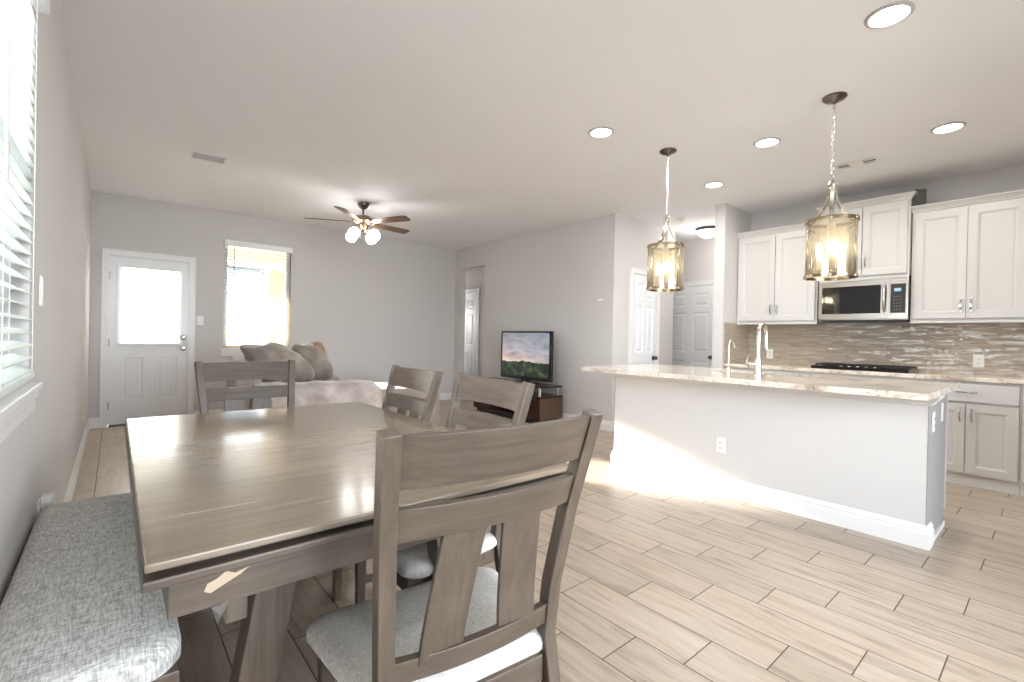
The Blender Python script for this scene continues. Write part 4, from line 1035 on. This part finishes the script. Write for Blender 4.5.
# ------------------------------------------------------------------ dining chairs
HT = 0.985
def make_chair(label):
    r = empty('dining_chair', label, 'chair', group='slat-back dining chairs around the table')
    yB, yT = -0.160, -0.270
    post = {}
    for s_ in (-1, 1):
        pts = [(s_*0.216, -0.235, 0.0), (s_*0.214, -0.195, 0.22), (s_*0.210, yB, 0.42), (s_*0.216, yB-0.010, 0.55), (s_*0.231, yB-0.048, 0.75), (s_*0.250, yT, HT)]
        b = MB(); b.sweep(pts, 0.036, 0.036, side=(1, 0, 0), smooth=True); b.build('back_post', 'woodZ', r, 0.0025)
        post[s_] = pts
        b = MB(); b.sweep([(s_*0.225, 0.20, 0.0), (s_*0.232, 0.20, 0.375)], 0.040, 0.040, side=(1, 0, 0), taper=[0.75, 1]); b.build('front_leg', 'woodZ', r, 0.003)
    def back_at(z):
        P = post[1]
        for a, c in zip(P, P[1:]):
            if a[2] <= z <= c[2]:
                t_ = (z-a[2])/(c[2]-a[2]); return a[0]+(c[0]-a[0])*t_, a[1]+(c[1]-a[1])*t_
    def rail(name, z0, z1, bow, th, mat='woodX', zbow=0.0):
        b = MB(); rows = []
        n_ = 12
        for i in range(n_+1):
            q = -1+2*i/n_; row = []
            for z in (z0, z1):
                hw, y = back_at((z)); k = (1-q*q)
                for d in (-th/2, th/2): row.append(b.v((q*(hw-0.012), y - bow*k + d, z + zbow*k)))
            rows.append(row)
        for a, c in zip(rows, rows[1:]):
            for (i, j) in ((0, 1), (1, 3), (3, 2), (2, 0)): b.face([a[i], a[j], c[j], c[i]], True)
        b.face([rows[0][i] for i in (0, 2, 3, 1)]); b.face([rows[-1][i] for i in (0, 1, 3, 2)])
        return b.build(name, mat, r, 0.002)
    rail('top_rail', 0.872, 0.978, 0.028, 0.020)
    rail('middle_rail', 0.762, 0.832, 0.026, 0.022)
    rail('lower_rail', 0.452, 0.500, 0.022, 0.022)
    for s_ in (-1, 1):
        hw0, y0 = back_at(0.48); hw1, y1 = back_at(0.80)
        xb, xt = s_*0.098, s_*0.070
        b = MB()
        pts = []
        for i in range(7):
            t_ = i/6; x = xb+(xt-xb)*t_; q0 = x/hw0; z = 0.48+(0.78-0.48)*t_
            hw, y = back_at(z); pts.append((x, y - 0.024*(1-(x/hw)**2), z))
        b.sweep(pts, 0.102, 0.010, side=(1, 0, 0), smooth=True); b.build('back_slat', 'woodZ', r, 0.002)
    # seat frame and cushion
    b = MB()
    b.box(-0.19, 0.19, -0.175, -0.153, 0.31, 0.375)
    b.box(-0.195, 0.195, 0.190, 0.212, 0.31, 0.375)
    for s_ in (-1, 1): b.sweep([(s_*0.200, -0.15, 0.343), (s_*0.232, 0.185, 0.343)], 0.022, 0.06, side=(1, 0, 0))
    b.build('seat_frame', 'woodX', r, 0.002)
    out = [(x, y+0.03+(0.03*(1-(x/0.27)**2) if y > 0.1 else 0)) for x, y in rounded(0.292, 0.200, 0.055, 6, taper=0.80)]
    b = MB(); b.rings(out, [(0.010, 0.375), (0.0, 0.385), (0.0, 0.400), (0.008, 0.413), (0.028, 0.421), (0.05, 0.424)], crown=0.006)
    b.build('seat', 'linen', r)
    b = MB()
    for s_ in (-1, 1): b.sweep([(s_*0.214, -0.205, 0.16), (s_*0.226, 0.20, 0.16)], 0.018, 0.028, side=(1, 0, 0))
    b.sweep([(-0.209, -0.02, 0.16), (0.209, -0.02, 0.16)], 0.018, 0.028, side=(0, 1, 0)); b.build('stretcher', 'woodY', r, 0.002)
    return r
def place(r, tx, ty, rz):
    """tx, ty: ground position of the middle of the top of the back; rz: heading"""
    d = Vector((0, -0.270, 0)); d.rotate(Matrix.Rotation(rz, 3, 'Z'))
    r.location = (tx-d.x, ty-d.y, 0); r.rotation_euler = (0, 0, rz)
c1 = make_chair('dining chair in the foreground, its slatted back turned to the camera')
place(c1, 0.843, 0.742, -0.09)
for lab, tx, ty, rz in (('dining chair at the far end of the table, in front of the sofa', 0.835, 3.17, PI+0.03),
                        ('farther dining chair on the right side of the table', 1.452, 2.235, PI/2-0.036),
                        ('dining chair on the right side of the table, nearer the camera than its neighbour', 1.452, 1.575, PI/2-0.05)):
    c = copy_tree(c1); c['label'] = lab; place(c, tx, ty, rz)

# ------------------------------------------------------------------ bench
bn = empty('dining_bench', 'grey tweed upholstered bench between the table and the left wall', 'bench', (0.18, 1.895, 0))
bhx, bhy = 0.17, 0.655
b = MB(); b.rings(rounded(bhx, bhy, 0.075, 8), [(0.006, 0.405), (0.0, 0.415), (0.0, 0.445), (0.006, 0.462), (0.022, 0.474), (0.045, 0.478)], crown=0.008)
b.build('seat', 'tweed', bn)
b = MB(); b.box(-bhx+0.012, bhx-0.012, -bhy+0.02, -bhy+0.042, 0.335, 0.404); b.box(-bhx+0.012, bhx-0.012, bhy-0.042, bhy-0.02, 0.335, 0.404)
b.box(-bhx+0.012, -bhx+0.034, -bhy+0.042, bhy-0.042, 0.335, 0.404); b.box(bhx-0.034, bhx-0.012, -bhy+0.042, bhy-0.042, 0.335, 0.404); b.build('apron', 'woodX', bn, 0.002)
for sx in (-1, 1):
    for sy in (-1, 1):
        b = MB(); b.sweep([(sx*(bhx-0.03), sy*(bhy-0.038), 0.0), (sx*(bhx-0.032), sy*(bhy-0.04), 0.404)], 0.05, 0.05, side=(1, 0, 0), taper=[0.8, 1.0]); b.build('leg', 'woodZ', bn, 0.003)

# ------------------------------------------------------------------ sofa and cushions
def softbox(M4, sx, sy, sz, p=4.0, n=14, amp=0.0, seed=0, freq=3.0, crown=0.0):
    """rounded soft block (superellipsoid) of half sizes sx,sy,sz with gentle folds"""
    b = MB(M4); bm_ = bmesh.new(); bmesh.ops.create_cube(bm_, size=2.0); bmesh.ops.subdivide_edges(bm_, edges=bm_.edges, cuts=n, use_grid_fill=True)
    vm = {}
    for v in bm_.verts:
        c = v.co; L = (abs(c.x)**p + abs(c.y)**p + abs(c.z)**p)**(1/p); q = c/L
        q = Vector((q.x*sx, q.y*sy, q.z*sz))
        if amp:
            nz = noise.noise(Vector((q.x*freq+seed, q.y*freq, q.z*freq))) + 0.5*noise.noise(Vector((q.x*freq*2.7+seed, q.y*freq*2.7, q.z*freq*2.7)))
            q = q * (1 + amp*nz/max(0.15, q.length)*0.6)
        vm[v] = b.v(q)
    for f in bm_.faces: b.face([vm[v] for v in f.verts], True)
    bm_.free(); return b
def pillowmesh(M4, w, h, th, seed=0, amp=0.02):
    b = MB(M4); n = 18; G = {}
    for s_ in (-1, 1):
        for i in range(n+1):
            for j in range(n+1):
                u = -1+2*i/n; v = -1+2*j/n
                k = max(0, (1-u**4)*(1-v**4))**0.5
                pin = 1-0.06*(abs(u*v))**1.5*-1
                edge = (i in (0, n) or j in (0, n))
                if s_ == 1 and edge: G[(s_, i, j)] = G[(-1, i, j)]; continue
                x = u*w/2*(1-0.05*(1-abs(v)**2)*abs(u)); z = v*h/2*(1-0.05*(1-abs(u)**2)*abs(v))
                nz = noise.noise(Vector((x*5+seed, z*5, s_*3)))
                G[(s_, i, j)] = b.v((x, s_*k*(th/2 + amp*nz), z + amp*0.4*nz))
    for s_ in (-1, 1):
        for i in range(n):
            for j in range(n): b.face([G[(s_, i, j)], G[(s_, i+1, j)], G[(s_, i+1, j+1)], G[(s_, i, j+1)]], True)
    return b
SFM = Matrix.Translation((0.90, 4.36, 0)) @ Matrix.Rotation(-0.17, 4, 'Z')   # near back corner; local x towards the seat front, y along the back
so = empty('sofa', 'large grey-brown plush sectional sofa behind the far dining chair', 'sofa'); so.matrix_world = SFM
TT = Matrix.Translation
softbox(TT((0.68, 1.05, 0.20)), 0.66, 1.03, 0.15, 10, 8).build('base', 'sofa', so)
softbox(TT((0.15, 1.05, 0.49)), 0.14, 1.04, 0.42, 5, 14, 0.02, 4).build('backrest', 'sofa', so)
for y in (0.66, 1.42): softbox(TT((0.80, y, 0.42)), 0.52, 0.37, 0.09, 6, 10).build('seat_cushion', 'sofa', so)
for y in (0.13, 1.97): softbox(TT((0.68, y, 0.37)), 0.58, 0.13, 0.30, 6, 12).build('arm', 'sofa', so)
softbox(TT((1.72, 1.30, 0.30)), 0.50, 0.52, 0.26, 7, 10).build('chaise', 'sofa', so)
# faux-fur throw over the near arm
th = MB(SFM); nu, nv = 44, 34; rows = []
for i in range(nu+1):
    u = i/nu; x = 0.20 + 1.09*u; row = []
    for j in range(nv+1):
        v = j/nv; s0 = v*0.98
        if s0 < 0.50: y, z = -0.02, 0.17+s0
        elif s0 < 0.80:
            a = (s0-0.50)/0.30*PI; y = 0.13-0.15*math.cos(a); z = 0.67+0.035*math.sin(a)
        else: y = 0.285; z = 0.665-(s0-0.80)*0.6
        nz = noise.noise(Vector((x*4.0, s0*2.6, 1.7))) + 0.55*noise.noise(Vector((x*10, s0*6.0, 4.7))) + 0.2*noise.noise(Vector((x*26, s0*18, 2.7)))
        r_ = max(0.0, 1-(1-u)/0.10)
        row.append(th.v((x - 0.03*r_, y - (0.030*nz+0.016)*(1 if s0 < 0.62 else -0.25) + 0.05*r_*(1 if s0 < 0.62 else 0), z + 0.024*nz + 0.008 - 0.05*r_*r_*(1 if s0 > 0.4 else 0))))
    rows.append(row)
for a, c in zip(rows, rows[1:]):
    for j in range(nv): th.face([a[j], a[j+1], c[j+1], c[j]], True)
o = th.build('fur_throw', 'fur', None); sd = o.modifiers.new('thick', 'SOLIDIFY'); sd.thickness = 0.016; sd.offset = 1
tag(o, 'pale grey faux-fur throw draped over the near arm of the sofa', 'throw blanket')
def cushion(label, x, y, z, hx_, hy_, hz_, shear, rz, mat, seed, amp, p=3.2):
    sh = Matrix.Identity(4); sh[0][2] = -shear
    o = softbox(Matrix.Rotation(rz, 4, 'Z') @ sh, hx_, hy_, hz_, p, 16, amp, seed, 4.0).build('cushion', mat, None)
    o.location = (x, y, z); return tag(o, label, 'cushion')
cushion('large rumpled grey-brown cushion leaning at the near left of the sofa', 1.375, 4.66, 0.875, 0.225, 0.14, 0.175, 0.55, -0.12, 'furdark', 3, 0.10, 3.2)
cushion('dark grey-brown cushion behind the rumpled one, its edge slanting down right', 1.77, 4.99, 0.875, 0.155, 0.17, 0.185, 0.45, -0.2, 'furdark', 8, 0.04)
cushion('tan cushion at the back right of the cushion pile', 1.99, 5.38, 0.87, 0.075, 0.19, 0.20, 0.30, -0.2, 'tan', 5, 0.04)

# ------------------------------------------------------------------ television and stand
TVY0, TVY1 = 4.48, 5.56
ts = empty('tv_stand', 'low dark espresso media stand with a raised top shelf on silver posts', 'tv stand', (4.72, 5.20, 0))
YS0, YS1 = -0.74, 0.74
b = MB(); b.box(-0.20, 0.22, YS0, YS1, 0.07, 0.09); b.box(-0.20, 0.22, YS0, YS1, 0.355, 0.38)
for y in (YS0, YS0+0.42, YS1-0.44, YS1-0.02): b.box(-0.20, 0.22, y, y+0.02, 0.09, 0.355)
b.box(0.20, 0.22, YS0, YS1, 0.09, 0.355); b.build('carcass', 'espresso', ts, 0.002)
MB().box(-0.20, 0.2195, YS0-0.004, YS0-0.0005, 0.07, 0.355).build('end_panel', 'endwood', ts)
MB().box(-0.17, 0.19, YS0+0.03, YS1-0.03, 0.0, 0.07).build('plinth', 'black', ts)
for (a, c, hy_) in ((YS0+0.002, YS0+0.43, YS0+0.40), (YS1-0.43, YS1-0.002, YS1-0.40)):
    d = MB().box(-0.218, -0.2005, a, c, 0.08, 0.352).build('cabinet_door', 'espresso', ts, 0.002)
    MB().box(-0.228, -0.2185, hy_-0.008, hy_+0.008, 0.16, 0.28).build('handle', 'nickel', d, 0.002)
MB().box(-0.20, 0.20, YS0-0.01, YS1+0.01, 0.495, 0.515).build('top_shelf', 'espresso', ts, 0.003)
b = MB()
for y in (YS0+0.04, YS0+0.42, YS1-0.42, YS1-0.04):
    for x in (-0.17, 0.17): b.tube([(x, y, 0.38), (x, y, 0.495)], 0.014, 12)
b.build('shelf_post', 'chrome', ts)
tv = empty('television', 'flat television showing green hills under a cloudy sunset sky', 'television', (4.74, (TVY0+TVY1)/2, 0.515))
hw = (TVY1-TVY0)/2
MB().box(-0.015, 0.030, -hw, hw, 0.050, 0.745).build('bezel', 'blackgl', tv, 0.006)
MB().box(0.030, 0.065, -hw*0.7, hw*0.7, 0.16, 0.60).build('rear_housing', 'black', tv, 0.01)
MB().box(-0.0175, -0.0152, -hw+0.04, hw-0.04, 0.095, 0.718).build('screen', 'screen', tv)
b = MB(); b.prism([(-0.11, -0.26), (0.10, -0.20), (0.10, 0.20), (-0.11, 0.26)], 0.0005, 0.014); b.box(0.0, 0.03, -0.09, 0.09, 0.014, 0.14); b.build('stand', 'blackgl', tv, 0.003)
